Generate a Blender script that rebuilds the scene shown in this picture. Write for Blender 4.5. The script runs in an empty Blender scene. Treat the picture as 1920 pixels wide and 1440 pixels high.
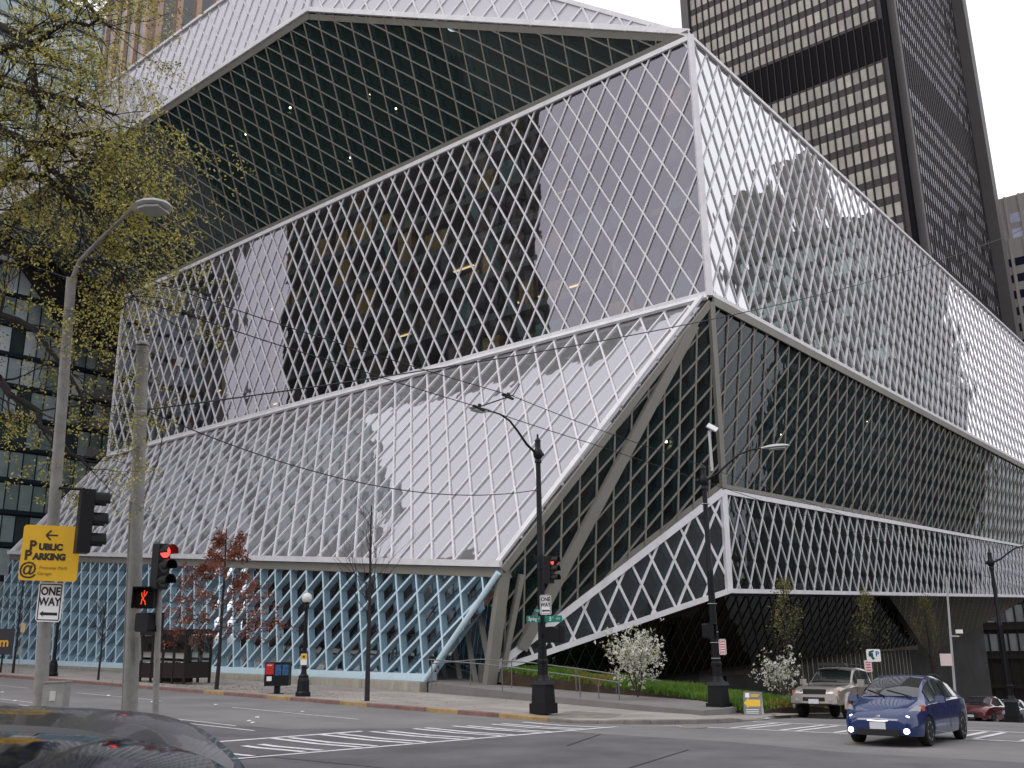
import bpy, bmesh, math, random
import numpy as np
from mathutils import Vector, Matrix
C = bpy.context.scene.collection
rnd = random.Random(7)
PI = math.pi
V = lambda *a: np.array(a, float)

# ------------------------------------------------------------------ camera
F_PX, PITCH, ROLL, AZ = 1790.0, math.radians(15.4), math.radians(.84), math.radians(39.72)
_fh = V(math.cos(AZ), math.sin(AZ), 0); _rt = V(math.sin(AZ), -math.cos(AZ), 0); _up = V(0, 0, 1)
_fw = _fh*math.cos(PITCH)+_up*math.sin(PITCH); _u = _up*math.cos(PITCH)-_fh*math.sin(PITCH)
CR = _rt*math.cos(ROLL)-_u*math.sin(ROLL); CU = _u*math.cos(ROLL)+_rt*math.sin(ROLL); CW = _fw
cam_data = bpy.data.cameras.new('camera'); cam = bpy.data.objects.new('camera', cam_data); C.objects.link(cam)
cam_data.sensor_width = 36; cam_data.lens = 36*F_PX/1920; cam_data.clip_end = 6000; cam_data.clip_start = .1
cam.matrix_world = Matrix(((CR[0], CU[0], -CW[0], 0), (CR[1], CU[1], -CW[1], 0), (CR[2], CU[2], -CW[2], 0), (0, 0, 0, 1)))
bpy.context.scene.camera = cam
# survey helpers: a measured sight line of the site survey and where it meets a real plane
def ray(x, y):
    d = (x-960)*CR-(y-720)*CU+F_PX*CW
    return d/np.linalg.norm(d)
def on_x(x, y, X): d = ray(x, y); return d*(X/d[0])
def on_y(x, y, Y): d = ray(x, y); return d*(Y/d[1])
def at(x, y, dep): d = ray(x, y); return d*(dep/(d@CW))
def proj(p):
    w = max(p@CW, .01); return 960+F_PX*(p@CR)/w, 720-F_PX*(p@CU)/w

# ------------------------------------------------------------------ light
sc = bpy.context.scene
world = bpy.data.worlds.new('World'); sc.world = world; world.use_nodes = True
nt = world.node_tree; nt.nodes.clear()
SUN_EL, SUN_AZ = math.radians(52), math.radians(150)      # sun high behind the cloud, from the east side of the avenue
sky = nt.nodes.new('ShaderNodeTexSky'); sky.sky_type = 'NISHITA'; sky.sun_disc = False
sky.sun_elevation = SUN_EL; sky.sun_rotation = math.radians(90)-SUN_AZ; sky.air_density = 1.0; sky.dust_density = 4.0
mul = nt.nodes.new('ShaderNodeMixRGB'); mul.blend_type = 'MULTIPLY'; mul.inputs[0].default_value = 1; mul.inputs[2].default_value = (.09, .09, .09, 1)
nt.links.new(sky.outputs[0], mul.inputs[1])
tc = nt.nodes.new('ShaderNodeTexCoord'); nz = nt.nodes.new('ShaderNodeTexNoise'); nz.inputs['Scale'].default_value = 1.6; nz.inputs['Detail'].default_value = 5
nt.links.new(tc.outputs['Generated'], nz.inputs['Vector'])
cr = nt.nodes.new('ShaderNodeValToRGB'); cr.color_ramp.elements[0].position = .3; cr.color_ramp.elements[1].position = .7
cr.color_ramp.elements[0].color = (.95, .96, 1.04, 1); cr.color_ramp.elements[1].color = (1.3, 1.29, 1.34, 1)
nt.links.new(nz.outputs['Fac'], cr.inputs['Fac'])
mx = nt.nodes.new('ShaderNodeMixRGB'); mx.inputs[0].default_value = .9      # nearly closed cloud over the clear sky
nt.links.new(mul.outputs[0], mx.inputs[1]); nt.links.new(cr.outputs['Color'], mx.inputs[2])
bg = nt.nodes.new('ShaderNodeBackground'); bg.inputs['Strength'].default_value = 1.0
wo = nt.nodes.new('ShaderNodeOutputWorld'); nt.links.new(mx.outputs[0], bg.inputs['Color']); nt.links.new(bg.outputs[0], wo.inputs[0])
sun_d = bpy.data.lights.new('sun', 'SUN'); sun_d.energy = .6; sun_d.angle = math.radians(25); sun_d.color = (1, .97, .92)
sun = bpy.data.objects.new('sun', sun_d); C.objects.link(sun)
sv = Vector((math.cos(SUN_EL)*math.cos(SUN_AZ), math.cos(SUN_EL)*math.sin(SUN_AZ), math.sin(SUN_EL)))
sun.rotation_euler = sv.to_track_quat('Z', 'Y').to_euler()
sc.view_settings.view_transform = 'Standard'; sc.view_settings.look = 'None'; sc.view_settings.gamma = 1
sc.view_settings.use_curve_mapping = False; sc.view_settings.exposure = 0.45
sc.cycles.max_bounces = 7; sc.cycles.transparent_max_bounces = 12; sc.cycles.diffuse_bounces = 3; sc.cycles.glossy_bounces = 3
sc.cycles.sample_clamp_indirect = 6

# ------------------------------------------------------------------ materials
MATS = {}
def mat(name, col, rough=.6, metal=0, spec=.3, emit=0, noise=0, nscale=4, bump=0, bscale=30, coat=0, tint=None, stretch=None):
    if name in MATS: return MATS[name]
    m = bpy.data.materials.new(name); m.use_nodes = True; MATS[name] = m
    n = m.node_tree; b = n.nodes['Principled BSDF']
    b.inputs['Base Color'].default_value = (*col, 1); b.inputs['Roughness'].default_value = rough; b.inputs['Metallic'].default_value = metal
    b.inputs['Specular IOR Level'].default_value = spec
    if coat: b.inputs['Coat Weight'].default_value = coat; b.inputs['Coat Roughness'].default_value = .03
    if emit: b.inputs['Emission Color'].default_value = (*col, 1); b.inputs['Emission Strength'].default_value = emit
    if noise or bump:
        g = n.nodes.new('ShaderNodeNewGeometry'); src = g.outputs['Position']
        if stretch:
            mp = n.nodes.new('ShaderNodeMapping'); mp.inputs['Scale'].default_value = stretch; n.links.new(src, mp.inputs[0]); src = mp.outputs[0]
    if noise:
        t = n.nodes.new('ShaderNodeTexNoise'); t.inputs['Scale'].default_value = nscale; t.inputs['Detail'].default_value = 6; t.inputs['Roughness'].default_value = .62
        n.links.new(src, t.inputs['Vector'])
        r = n.nodes.new('ShaderNodeValToRGB'); r.color_ramp.elements[0].position = .28; r.color_ramp.elements[1].position = .72
        c2 = tint or tuple(min(1, c*(1+noise)) for c in col)
        r.color_ramp.elements[0].color = (*[c*(1-noise) for c in col], 1); r.color_ramp.elements[1].color = (*c2, 1)
        n.links.new(t.outputs['Fac'], r.inputs['Fac']); n.links.new(r.outputs['Color'], b.inputs['Base Color'])
    if bump:
        t2 = n.nodes.new('ShaderNodeTexNoise'); t2.inputs['Scale'].default_value = bscale; t2.inputs['Detail'].default_value = 4
        n.links.new(src, t2.inputs['Vector'])
        bp = n.nodes.new('ShaderNodeBump'); bp.inputs['Strength'].default_value = bump; bp.inputs['Distance'].default_value = .02
        n.links.new(t2.outputs['Fac'], bp.inputs['Height']); n.links.new(bp.outputs[0], b.inputs['Normal'])
    return m
def glass(name, trans=.5, tint=(.6, .7, .7), base=(.03, .035, .035), ior=1.9, gloss=(1, 1, 1), wav=.35, wscale=.55, floor=.0, gain=1.0, base2=None):
    """coated glazing: part see-through, part metal-mesh grey, with a Fresnel sky reflection and the slight waviness of toughened panes"""
    m = bpy.data.materials.new(name); m.use_nodes = True; MATS[name] = m
    n = m.node_tree; n.nodes.clear(); o = n.nodes.new('ShaderNodeOutputMaterial')
    tr = n.nodes.new('ShaderNodeBsdfTransparent'); tr.inputs[0].default_value = (*tint, 1)
    df = n.nodes.new('ShaderNodeBsdfDiffuse'); df.inputs[0].default_value = (*base, 1)
    gl = n.nodes.new('ShaderNodeBsdfGlossy'); gl.inputs['Roughness'].default_value = .02; gl.inputs[0].default_value = (*gloss, 1)
    if base2:
        gg = n.nodes.new('ShaderNodeNewGeometry'); tt = n.nodes.new('ShaderNodeTexNoise'); tt.inputs['Scale'].default_value = .22; tt.inputs['Detail'].default_value = 3
        rr = n.nodes.new('ShaderNodeValToRGB'); rr.color_ramp.elements[0].position = .4; rr.color_ramp.elements[1].position = .62; rr.color_ramp.elements[0].color = (*base, 1); rr.color_ramp.elements[1].color = (*base2, 1)
        n.links.new(gg.outputs['Position'], tt.inputs['Vector']); n.links.new(tt.outputs['Fac'], rr.inputs['Fac']); n.links.new(rr.outputs['Color'], df.inputs[0])
    m1 = n.nodes.new('ShaderNodeMixShader'); m1.inputs[0].default_value = trans
    n.links.new(df.outputs[0], m1.inputs[1]); n.links.new(tr.outputs[0], m1.inputs[2])
    fr = n.nodes.new('ShaderNodeFresnel'); fr.inputs[0].default_value = ior
    ma = n.nodes.new('ShaderNodeMath'); ma.operation = 'MULTIPLY_ADD'; ma.inputs[1].default_value = gain; ma.inputs[2].default_value = floor; ma.use_clamp = True
    n.links.new(fr.outputs[0], ma.inputs[0])
    m2 = n.nodes.new('ShaderNodeMixShader'); n.links.new(ma.outputs[0], m2.inputs[0]); n.links.new(m1.outputs[0], m2.inputs[1]); n.links.new(gl.outputs[0], m2.inputs[2])
    n.links.new(m2.outputs[0], o.inputs[0])
    if wav:
        g = n.nodes.new('ShaderNodeNewGeometry'); t = n.nodes.new('ShaderNodeTexNoise'); t.inputs['Scale'].default_value = wscale; t.inputs['Detail'].default_value = 2
        n.links.new(g.outputs['Position'], t.inputs['Vector'])
        bp = n.nodes.new('ShaderNodeBump'); bp.inputs['Strength'].default_value = wav; bp.inputs['Distance'].default_value = .06
        n.links.new(t.outputs['Fac'], bp.inputs['Height']); n.links.new(bp.outputs[0], gl.inputs['Normal'])
    return m

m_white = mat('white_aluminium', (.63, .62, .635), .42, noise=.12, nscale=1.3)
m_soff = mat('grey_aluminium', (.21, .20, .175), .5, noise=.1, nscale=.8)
m_bluefin = mat('blue_grey_fin', (.24, .35, .42), .45, noise=.05, nscale=1)
m_blue = mat('pale_blue_paint', (.56, .71, .79), .38, noise=.05, nscale=1)
m_teal = mat('teal_steel', (.085, .17, .19), .5)
m_conc = mat('concrete_wall', (.36, .335, .28), .85, noise=.22, nscale=1.2, bump=.3, bscale=18, stretch=(2.5, 2.5, .6))
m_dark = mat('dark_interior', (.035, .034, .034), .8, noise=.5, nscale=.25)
m_black = mat('black_paint', (.006, .0065, .009), .45, spec=.22, noise=.15, nscale=6)
m_pole = mat('galvanised_steel', (.23, .22, .21), .6, noise=.2, nscale=5, bump=.15, bscale=30)
m_sign_w = mat('sign_white', (.72, .71, .70), .5); m_sign_k = mat('sign_black', (.012, .012, .014), .5)
m_wire = mat('wire_black', (.012, .012, .013), .5)
m_asph = mat('asphalt', (.165, .158, .160), .85, noise=.2, nscale=.35, bump=.4, bscale=60, tint=(.21, .205, .20))
m_asph2 = mat('asphalt_dark', (.112, .105, .112), .85, noise=.30, nscale=.55, bump=.4, bscale=60)
m_side = mat('pavement_concrete', (.30, .275, .25), .9, noise=.16, nscale=.9, bump=.3, bscale=40)
m_paint = mat('road_paint', (.62, .61, .62), .75, noise=.3, nscale=5)
m_kerb = mat('kerb_stone', (.20, .18, .16), .9, noise=.25, nscale=3)
m_kred = mat('kerb_red', (.20, .115, .10), .8, noise=.3, nscale=3); m_kyel = mat('kerb_yellow', (.33, .22, .10), .8, noise=.3, nscale=3)
m_bark = mat('bark', (.06, .048, .04), .9, noise=.3, nscale=12); m_bark2 = mat('bark_grey', (.026, .022, .023), .9, noise=.3, nscale=12)

# ------------------------------------------------------------------ object helpers
def mesh_obj(name, verts, faces, mats, parent=None, fm=None, smooth=False, sharp=40):
    me = bpy.data.meshes.new(name); me.from_pydata([tuple(map(float, v)) for v in verts], [], faces)
    for m in (mats if isinstance(mats, (list, tuple)) else [mats]): me.materials.append(m)
    if fm is not None: me.polygons.foreach_set('material_index', fm)
    if smooth:
        me.polygons.foreach_set('use_smooth', [True]*len(me.polygons)); me.set_sharp_from_angle(angle=math.radians(sharp))
    me.update()
    o = bpy.data.objects.new(name, me); C.objects.link(o)
    if parent: o.parent = parent
    return o
def root(name, label=None, cat=None, group=None, loc=(0, 0, 0), rz=0, kind=None):
    o = bpy.data.objects.new(name, None); C.objects.link(o); o.location = tuple(map(float, loc)); o.rotation_euler = (0, 0, rz); o.empty_display_size = .3
    return tag(o, label, cat, group, kind)
def tag(o, label=None, cat=None, group=None, kind=None):
    if label: o['label'] = label
    if cat: o['category'] = cat
    if group: o['group'] = group
    if kind: o['kind'] = kind
    return o
def copy_tree(o, parent=None):
    c = o.copy(); C.objects.link(c)
    if parent: c.parent = parent
    for ch in list(o.children): copy_tree(ch, c)
    return c
class MB:
    def __init__(s): s.v = []; s.f = []; s.m = []
    def add(s, v, f, mi=0):
        k = len(s.v); s.v += [tuple(p) for p in v]; s.f += [tuple(i+k for i in q) for q in f]; s.m += [mi]*len(f); return s
    def box(s, c, d, mi=0, rz=0, taper=1):
        x, y, z = d[0]/2, d[1]/2, d[2]/2; cs, sn = math.cos(rz), math.sin(rz); vs = []
        for k in (-1, 1):
            t = taper if k > 0 else 1
            for a, b in ((-1, -1), (1, -1), (1, 1), (-1, 1)):
                px, py = a*x*t, b*y*t; vs.append((c[0]+px*cs-py*sn, c[1]+px*sn+py*cs, c[2]+k*z))
        return s.add(vs, [(3, 2, 1, 0), (4, 5, 6, 7), (0, 1, 5, 4), (1, 2, 6, 5), (2, 3, 7, 6), (3, 0, 4, 7)], mi)
    def bar(s, p, q, w, n, d0, d1, mi=0, w2=None):
        """square bar from p to q, w wide in the plane whose normal is n, from depth d0 to d1 along n"""
        p = V(*p); q = V(*q); t = (q-p)/max(np.linalg.norm(q-p), 1e-9); sd = np.cross(t, n); sd /= np.linalg.norm(sd); w2 = w if w2 is None else w2
        vs = [p-sd*w/2+n*d0, p+sd*w/2+n*d0, p+sd*w2/2+n*d1, p-sd*w2/2+n*d1, q-sd*w/2+n*d0, q+sd*w/2+n*d0, q+sd*w2/2+n*d1, q-sd*w2/2+n*d1]
        return s.add(vs, [(0, 3, 2, 1), (4, 5, 6, 7), (0, 1, 5, 4), (1, 2, 6, 5), (2, 3, 7, 6), (3, 0, 4, 7)], mi)
    def tube(s, pts, r, n=8, mi=0, cap=True):
        pts = [V(*p) for p in pts]; rs = r if isinstance(r, (list, tuple)) else [r]*len(pts); k0 = len(s.v)
        ref = None; vs = []
        for i, p in enumerate(pts):
            t = pts[min(i+1, len(pts)-1)]-pts[max(i-1, 0)]; t = t/max(np.linalg.norm(t), 1e-9)
            if ref is None: ref = V(0, 0, 1) if abs(t[2]) < .9 else V(1, 0, 0)
            a = np.cross(t, ref); a /= max(np.linalg.norm(a), 1e-9); b = np.cross(t, a); ref = np.cross(a, t)
            for j in range(n): vs.append(p+rs[i]*(a*math.cos(2*PI*j/n)+b*math.sin(2*PI*j/n)))
        f = [(i*n+j, i*n+(j+1) % n, (i+1)*n+(j+1) % n, (i+1)*n+j) for i in range(len(pts)-1) for j in range(n)]
        if cap: f += [tuple(range(n))[::-1], tuple((len(pts)-1)*n+j for j in range(n))]
        return s.add(vs, f, mi)
    def lathe(s, c, prof, n=16, mi=0, axis=None):
        vs = []
        for r, z in prof:
            for j in range(n):
                a = 2*PI*(j+.5)/n
                if axis == 'x': vs.append((c[0]+z, c[1]+r*math.cos(a), c[2]+r*math.sin(a)))
                elif axis == 'y': vs.append((c[0]+r*math.cos(a), c[1]+z, c[2]+r*math.sin(a)))
                else: vs.append((c[0]+r*math.cos(a), c[1]+r*math.sin(a), c[2]+z))
        k = len(prof)
        f = [(i*n+j, i*n+(j+1) % n, (i+1)*n+(j+1) % n, (i+1)*n+j) for i in range(k-1) for j in range(n)]
        f += [tuple(range(n))[::-1], tuple((k-1)*n+j for j in range(n))]
        return s.add(vs, f, mi)
    def prism(s, poly, n, d0, d1, mi=0):
        k = len(poly); vs = [V(*p)+n*d0 for p in poly]+[V(*p)+n*d1 for p in poly]
        return s.add(vs, [tuple(range(k))[::-1], tuple(range(k, 2*k))]+[(i, (i+1) % k, k+(i+1) % k, k+i) for i in range(k)], mi)
    def build(s, name, mats, parent=None, smooth=False, sharp=40, kind=None):
        o = mesh_obj(name, s.v, s.f, mats, parent, s.m, smooth, sharp)
        if kind: o['kind'] = kind
        return o
def text(body, p, size, m, parent, ux, uy, name='lettering', align='CENTER', bold=.0, sx=1.0):
    """flat lettering lying in the plane of the unit vectors ux (reading direction) and uy (up)"""
    cu = bpy.data.curves.new(name, 'FONT'); cu.body = body; cu.size = size; cu.align_x = align; cu.align_y = 'CENTER'; cu.offset = bold; cu.extrude = .0015; cu.resolution_u = 3
    cu.materials.append(m); o = bpy.data.objects.new(name, cu); C.objects.link(o)
    me = bpy.data.meshes.new_from_object(o); bpy.data.objects.remove(o); o = bpy.data.objects.new(name, me); C.objects.link(o)
    n = np.cross(ux, uy); M = Matrix(((ux[0]*sx, uy[0], n[0], p[0]), (ux[1]*sx, uy[1], n[1], p[1]), (ux[2]*sx, uy[2], n[2], p[2]), (0, 0, 0, 1)))
    me.transform(M)
    if parent: o.parent = parent
    return o
def clip(poly, axis, val, keep_less):
    out = []
    for i in range(len(poly)):
        a, b = poly[i], poly[(i+1) % len(poly)]; da, db = a[axis]-val, b[axis]-val
        if not keep_less: da, db = -da, -db
        if da <= 0: out.append(a)
        if (da < 0 < db) or (db < 0 < da):
            t = da/(da-db); out.append(tuple(a[k]+t*(b[k]-a[k]) for k in range(len(a))))
    return out
def clip_half(poly, p, nrm):
    """2D: keep the part of poly where (x-p).n <= 0"""
    out = []
    for i in range(len(poly)):
        a, b = poly[i], poly[(i+1) % len(poly)]
        da = (a[0]-p[0])*nrm[0]+(a[1]-p[1])*nrm[1]; db = (b[0]-p[0])*nrm[0]+(b[1]-p[1])*nrm[1]
        if da <= 0: out.append(a)
        if (da < 0 < db) or (db < 0 < da):
            t = da/(da-db); out.append((a[0]+t*(b[0]-a[0]), a[1]+t*(b[1]-a[1])))
    return out
def area2(poly): return .5*abs(sum(poly[i][0]*poly[(i+1) % len(poly)][1]-poly[(i+1) % len(poly)][0]*poly[i][1] for i in range(len(poly)))) if len(poly) > 2 else 0
def seen(poly3):
    """how large a face shows from the pavement where the picture was taken"""
    pr = [proj(V(*p)) for p in poly3]
    cx = sum(p[0] for p in pr)/len(pr); cy = sum(p[1] for p in pr)/len(pr)
    if not (-30 < cx < 1950 and -30 < cy < 1470): return 0
    return area2(pr)

# ------------------------------------------------------------------ terrain profile (the cross street falls away westwards, the avenue climbs southwards)
_gx = [-200, -60, 0, 12, 25, 32, 40, 57, 100, 300, 2000]; _gz = [-1.0, -1.2, -1.7, -1.97, -2.28, -2.45, -2.9, -4.3, -8.6, -20, -25]
def gz(x, y):
    z = float(np.interp(x, _gx, _gz))
    if y > 18: z += .026*(min(y, 260)-18)*max(0, min(1, (48-x)/14))
    return z

# ------------------------------------------------------------------ the library
lib = root('library_building', 'huge faceted glass library wrapped in white diamond mesh, standing on the street corner', 'building', loc=(42, 21.64, -2.3))
LO = V(42, 21.64, -2.3)      # parts are built in world coordinates and moved under the root
C1, C1t = V(42, 21.64, 17.22), V(42, 21.66, 32.66)
L1, L1t = V(42, 82.6, 17.22), V(42, 82.6, 32.66)
R1, R1t = V(122, 21.64, 17.22), V(122, 21.64, 32.66)
B, Q = V(34, 29.05, 3.64), V(36.9, 88.4, 8.6)
HQ, HQt, HL, HLt = V(36, 48.29, 43.85), V(36, 47.9, 50.5), V(36, 101.6, 43.85), V(36, 101.6, 50.5)
K, Kb, KF, KbF, G0 = V(44.57, 23, 7.7), V(44.4, 23, 2.45), V(112, 23, 9.4), V(112, 23, 4.15), V(34.5, 30.1, -1.13)
U1, U2, U3 = V(48, 30.2, -1.0), V(94, 30.2, -.05), V(69, 23, 2.9)
g_clear = glass('glass_clear', .82, (.72, .80, .79), (.04, .045, .045), 1.9, (.93, .88, 1.0), wav=.2, floor=.03, gain=1.4)
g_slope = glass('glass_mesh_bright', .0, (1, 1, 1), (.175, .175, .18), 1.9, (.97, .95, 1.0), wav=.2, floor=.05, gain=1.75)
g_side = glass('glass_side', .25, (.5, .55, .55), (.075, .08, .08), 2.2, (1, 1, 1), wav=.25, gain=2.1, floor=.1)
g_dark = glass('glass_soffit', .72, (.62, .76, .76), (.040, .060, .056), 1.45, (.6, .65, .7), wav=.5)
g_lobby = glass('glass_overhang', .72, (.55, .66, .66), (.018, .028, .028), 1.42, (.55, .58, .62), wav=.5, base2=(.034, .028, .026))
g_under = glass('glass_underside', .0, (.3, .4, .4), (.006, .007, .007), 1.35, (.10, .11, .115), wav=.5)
g_lit = glass('glass_lit_mesh', .0, (.3, .4, .4), (.04, .037, .036), 1.45, (.5, .48, .48), wav=.5)  # lighter base paints the light falling on the west facet
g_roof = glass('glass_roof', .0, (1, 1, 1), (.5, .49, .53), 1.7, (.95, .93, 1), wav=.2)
g_vest = glass('glass_entrance', .55, (.3, .36, .36), (.02, .025, .025), 1.5, (.8, .85, .9), wav=.2)
GL = [g_clear, g_slope, g_side, g_dark, g_roof, g_vest, g_under, g_lit, g_lobby]
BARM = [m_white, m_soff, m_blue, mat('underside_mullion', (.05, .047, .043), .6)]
bars, panes, inner = [], [], MB()
def unit(v): return v/np.linalg.norm(v)
def facet(poly, N0, a, b, n, gl, bm, w=.105, d=(-.05, .11), grow=0, jitter=.0055, beams=None, pane_d=-.03, spacing=1):
    """a plane of diamond glazing: the two mullion families run along a and b through N0"""
    n = unit(n); A = np.array([a, b]).T; inv = np.linalg.pinv(A); a, b = V(*a), V(*b)
    P0 = V(*N0); P0 = P0-n*np.dot(P0-poly[0], n)
    uv = [tuple(inv @ (p-P0)) for p in poly]
    pt = lambda q: P0+q[0]*a+q[1]*b
    for ax in (0, 1):
        lo = math.floor(min(q[ax] for q in uv)); hi = math.ceil(max(q[ax] for q in uv))
        for i in range(lo, hi+1):
            xs = []
            for k in range(len(uv)):
                p, q = uv[k], uv[(k+1) % len(uv)]
                if (p[ax]-i)*(q[ax]-i) < 0:
                    t = (i-p[ax])/(q[ax]-p[ax]); xs.append(tuple(p[j]+t*(q[j]-p[j]) for j in (0, 1)))
            if len(xs) == 2:
                p, q = pt(xs[0]), pt(xs[1]); L = np.linalg.norm(q-p)
                if L < .25: continue
                if bm is not None:
                    dd = (d[0], d[1]+(.006 if ax else 0))
                    sz = 0
                    for s in np.linspace(.1, .9, 5):
                        c = p+(q-p)*s; pr = proj(c)
                        if -20 < pr[0] < 1940 and -20 < pr[1] < 1460: sz += w/(c@CW)
                    bars.append((sz*L*1e4 if sz else 0, p, q, w, n, dd, bm))
                if beams: inner.bar(p-n*beams, q-n*beams, .24, n, -.16, .16)
    if gl is None: return
    lo = [math.floor(min(q[k] for q in uv)) for k in (0, 1)]; hi = [math.ceil(max(q[k] for q in uv)) for k in (0, 1)]
    gu = .035/np.linalg.norm(a); gv = .035/np.linalg.norm(b)
    for i in range(lo[0], hi[0]):
        row = clip(clip(uv, 0, i+gu, False), 0, i+1-gu, True)
        if len(row) < 3: continue
        for j in range(lo[1], hi[1]):
            c = clip(clip(row, 1, j+gv, False), 1, j+1-gv, True)
            if len(c) < 3 or area2(c) < .01: continue
            P = [pt(q) for q in c]; ce = sum(P)/len(P)
            tx, ty = rnd.gauss(0, jitter), rnd.gauss(0, jitter); ea = unit(a); eb = unit(np.cross(n, ea))
            P = [p+n*(pane_d+tx*((p-ce)@ea)+ty*((p-ce)@eb)) for p in P]
            panes.append((seen(P), P, gl))
    return
def edge(p, q, w, n, d0, d1, m, name='edge_beam', label=None):
    for a_, b_ in [(V(*p), V(*q))]:
        L = np.linalg.norm(b_-a_); k = max(1, int(L/9))
        for i in range(k):
            o = MB().bar(a_+(b_-a_)*(i/k)+(unit(b_-a_)*.012 if i else 0), a_+(b_-a_)*((i+1)/k), w, unit(n), d0, d1).build(name, m, lib); LP.append(o)
LP = []
nL, nR, nSL, nS = V(-1, 0, 0), V(0, -1, 0), V(-.862, 0, .508), V(-.881, 0, -.473)
nN1, nN2 = V(-.412, -.88, -.237), V(0, -.99, -.141); nG = V(-.977, -.215, -.013)
nT = -unit(np.cross(Kb-K, G0-K)); nT = nT if nT[0] < 0 else -nT
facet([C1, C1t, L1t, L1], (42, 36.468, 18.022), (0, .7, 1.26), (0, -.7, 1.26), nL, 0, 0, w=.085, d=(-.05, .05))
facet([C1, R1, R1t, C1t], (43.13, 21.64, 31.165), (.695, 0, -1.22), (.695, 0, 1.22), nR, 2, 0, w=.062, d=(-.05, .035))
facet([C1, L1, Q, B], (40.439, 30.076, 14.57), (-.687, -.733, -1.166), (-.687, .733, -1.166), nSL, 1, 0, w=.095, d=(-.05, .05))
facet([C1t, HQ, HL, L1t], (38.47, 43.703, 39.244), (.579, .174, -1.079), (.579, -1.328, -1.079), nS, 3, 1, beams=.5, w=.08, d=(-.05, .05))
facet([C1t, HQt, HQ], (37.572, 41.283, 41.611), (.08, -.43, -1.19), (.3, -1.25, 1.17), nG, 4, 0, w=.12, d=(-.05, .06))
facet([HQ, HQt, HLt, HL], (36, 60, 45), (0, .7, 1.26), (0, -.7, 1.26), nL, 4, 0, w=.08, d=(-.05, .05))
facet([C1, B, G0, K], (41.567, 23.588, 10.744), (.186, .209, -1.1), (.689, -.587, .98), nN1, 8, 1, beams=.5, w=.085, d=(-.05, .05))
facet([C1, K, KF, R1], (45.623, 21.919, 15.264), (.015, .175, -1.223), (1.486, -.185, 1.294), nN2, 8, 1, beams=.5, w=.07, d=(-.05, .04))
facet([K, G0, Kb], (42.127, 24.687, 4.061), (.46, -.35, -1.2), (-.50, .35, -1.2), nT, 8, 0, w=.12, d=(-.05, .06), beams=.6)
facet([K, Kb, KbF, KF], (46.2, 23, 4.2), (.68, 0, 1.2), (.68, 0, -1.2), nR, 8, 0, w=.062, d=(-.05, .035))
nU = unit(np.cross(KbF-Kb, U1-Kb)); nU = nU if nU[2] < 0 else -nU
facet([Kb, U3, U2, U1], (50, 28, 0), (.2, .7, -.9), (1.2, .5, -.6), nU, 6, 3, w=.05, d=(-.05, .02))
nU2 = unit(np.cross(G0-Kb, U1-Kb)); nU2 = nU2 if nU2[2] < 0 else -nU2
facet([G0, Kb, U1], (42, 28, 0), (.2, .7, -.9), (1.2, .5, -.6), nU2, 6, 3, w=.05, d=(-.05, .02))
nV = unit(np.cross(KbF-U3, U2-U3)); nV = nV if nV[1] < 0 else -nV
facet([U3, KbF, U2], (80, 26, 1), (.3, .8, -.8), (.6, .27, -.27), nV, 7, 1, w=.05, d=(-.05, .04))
# roof slopes behind the top edge and the headquarters box
nRf = unit(np.cross(R1t-C1t, HQt-C1t)); nRf = nRf if nRf[2] > 0 else -nRf
facet([C1t, HQt, V(122, 48, 50.5), R1t], (60, 30, 38), (.7, .9, .62), (-.7, .9, .62), nRf, 4, None)
# blue lattice screen under the slope: deep fins over recessed glass
Bt, Qt = V(34.02, 29.35, 3.15), V(36.88, 88.3, 8.1); Bb, Qb = V(34.26, 34.3, -1.35), V(37.1, 93.2, -.42)
nB = V(-.999, .049, 0)
fins0 = len(bars)
facet([Bt, Qt, Qb, Bb], (34.277, 34.714, 1.655), (-.007, -.141, -1.059), (-.069, -1.406, .963), nB, None, 2, w=.10, d=(-.42, .0))
fins = bars[fins0:]; bars = bars[:fins0]

def emit_ranked(items, make_one, make_rest, cap=298):
    items = sorted(items, key=lambda t: -t[0])
    for it in items[:cap]: make_one(it)
    if items[cap:]: make_rest(items[cap:])
def one_pane(it): LP.append(mesh_obj('glass_pane', it[1], [tuple(range(len(it[1])))], GL[it[2]], lib))
def rest_panes(its):
    mb = MB()
    for it in its: mb.add(it[1], [tuple(range(len(it[1])))], it[2])
    LP.append(mb.build('glazing', GL, lib, kind='stuff'))
def fix_n(P, n):
    c = np.cross(P[1]-P[0], P[2]-P[0]); return P if c@n > 0 else P[::-1]
emit_ranked(panes, one_pane, rest_panes)
def one_bar(it): LP.append(MB().bar(it[1], it[2], it[3], it[4], it[5][0], it[5][1]).build('mullion', BARM[it[6]], lib))
def rest_bars(its):
    mb = MB()
    for it in its: mb.bar(it[1], it[2], it[3], it[4], it[5][0], it[5][1], it[6])
    LP.append(mb.build('mullions', BARM, lib, kind='stuff'))
emit_ranked(bars, one_bar, rest_bars)
def one_fin(it): LP.append(MB().bar(it[1], it[2], .07, it[4], it[5][0], -.03).bar(it[1], it[2], .10, it[4], -.03, it[5][1], 1).build('lattice_fin', [m_bluefin, m_blue], lib))
emit_ranked(fins, one_fin, lambda its: None)
LP.append(inner.build('steel_beams', m_teal, lib, kind='stuff'))

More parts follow.
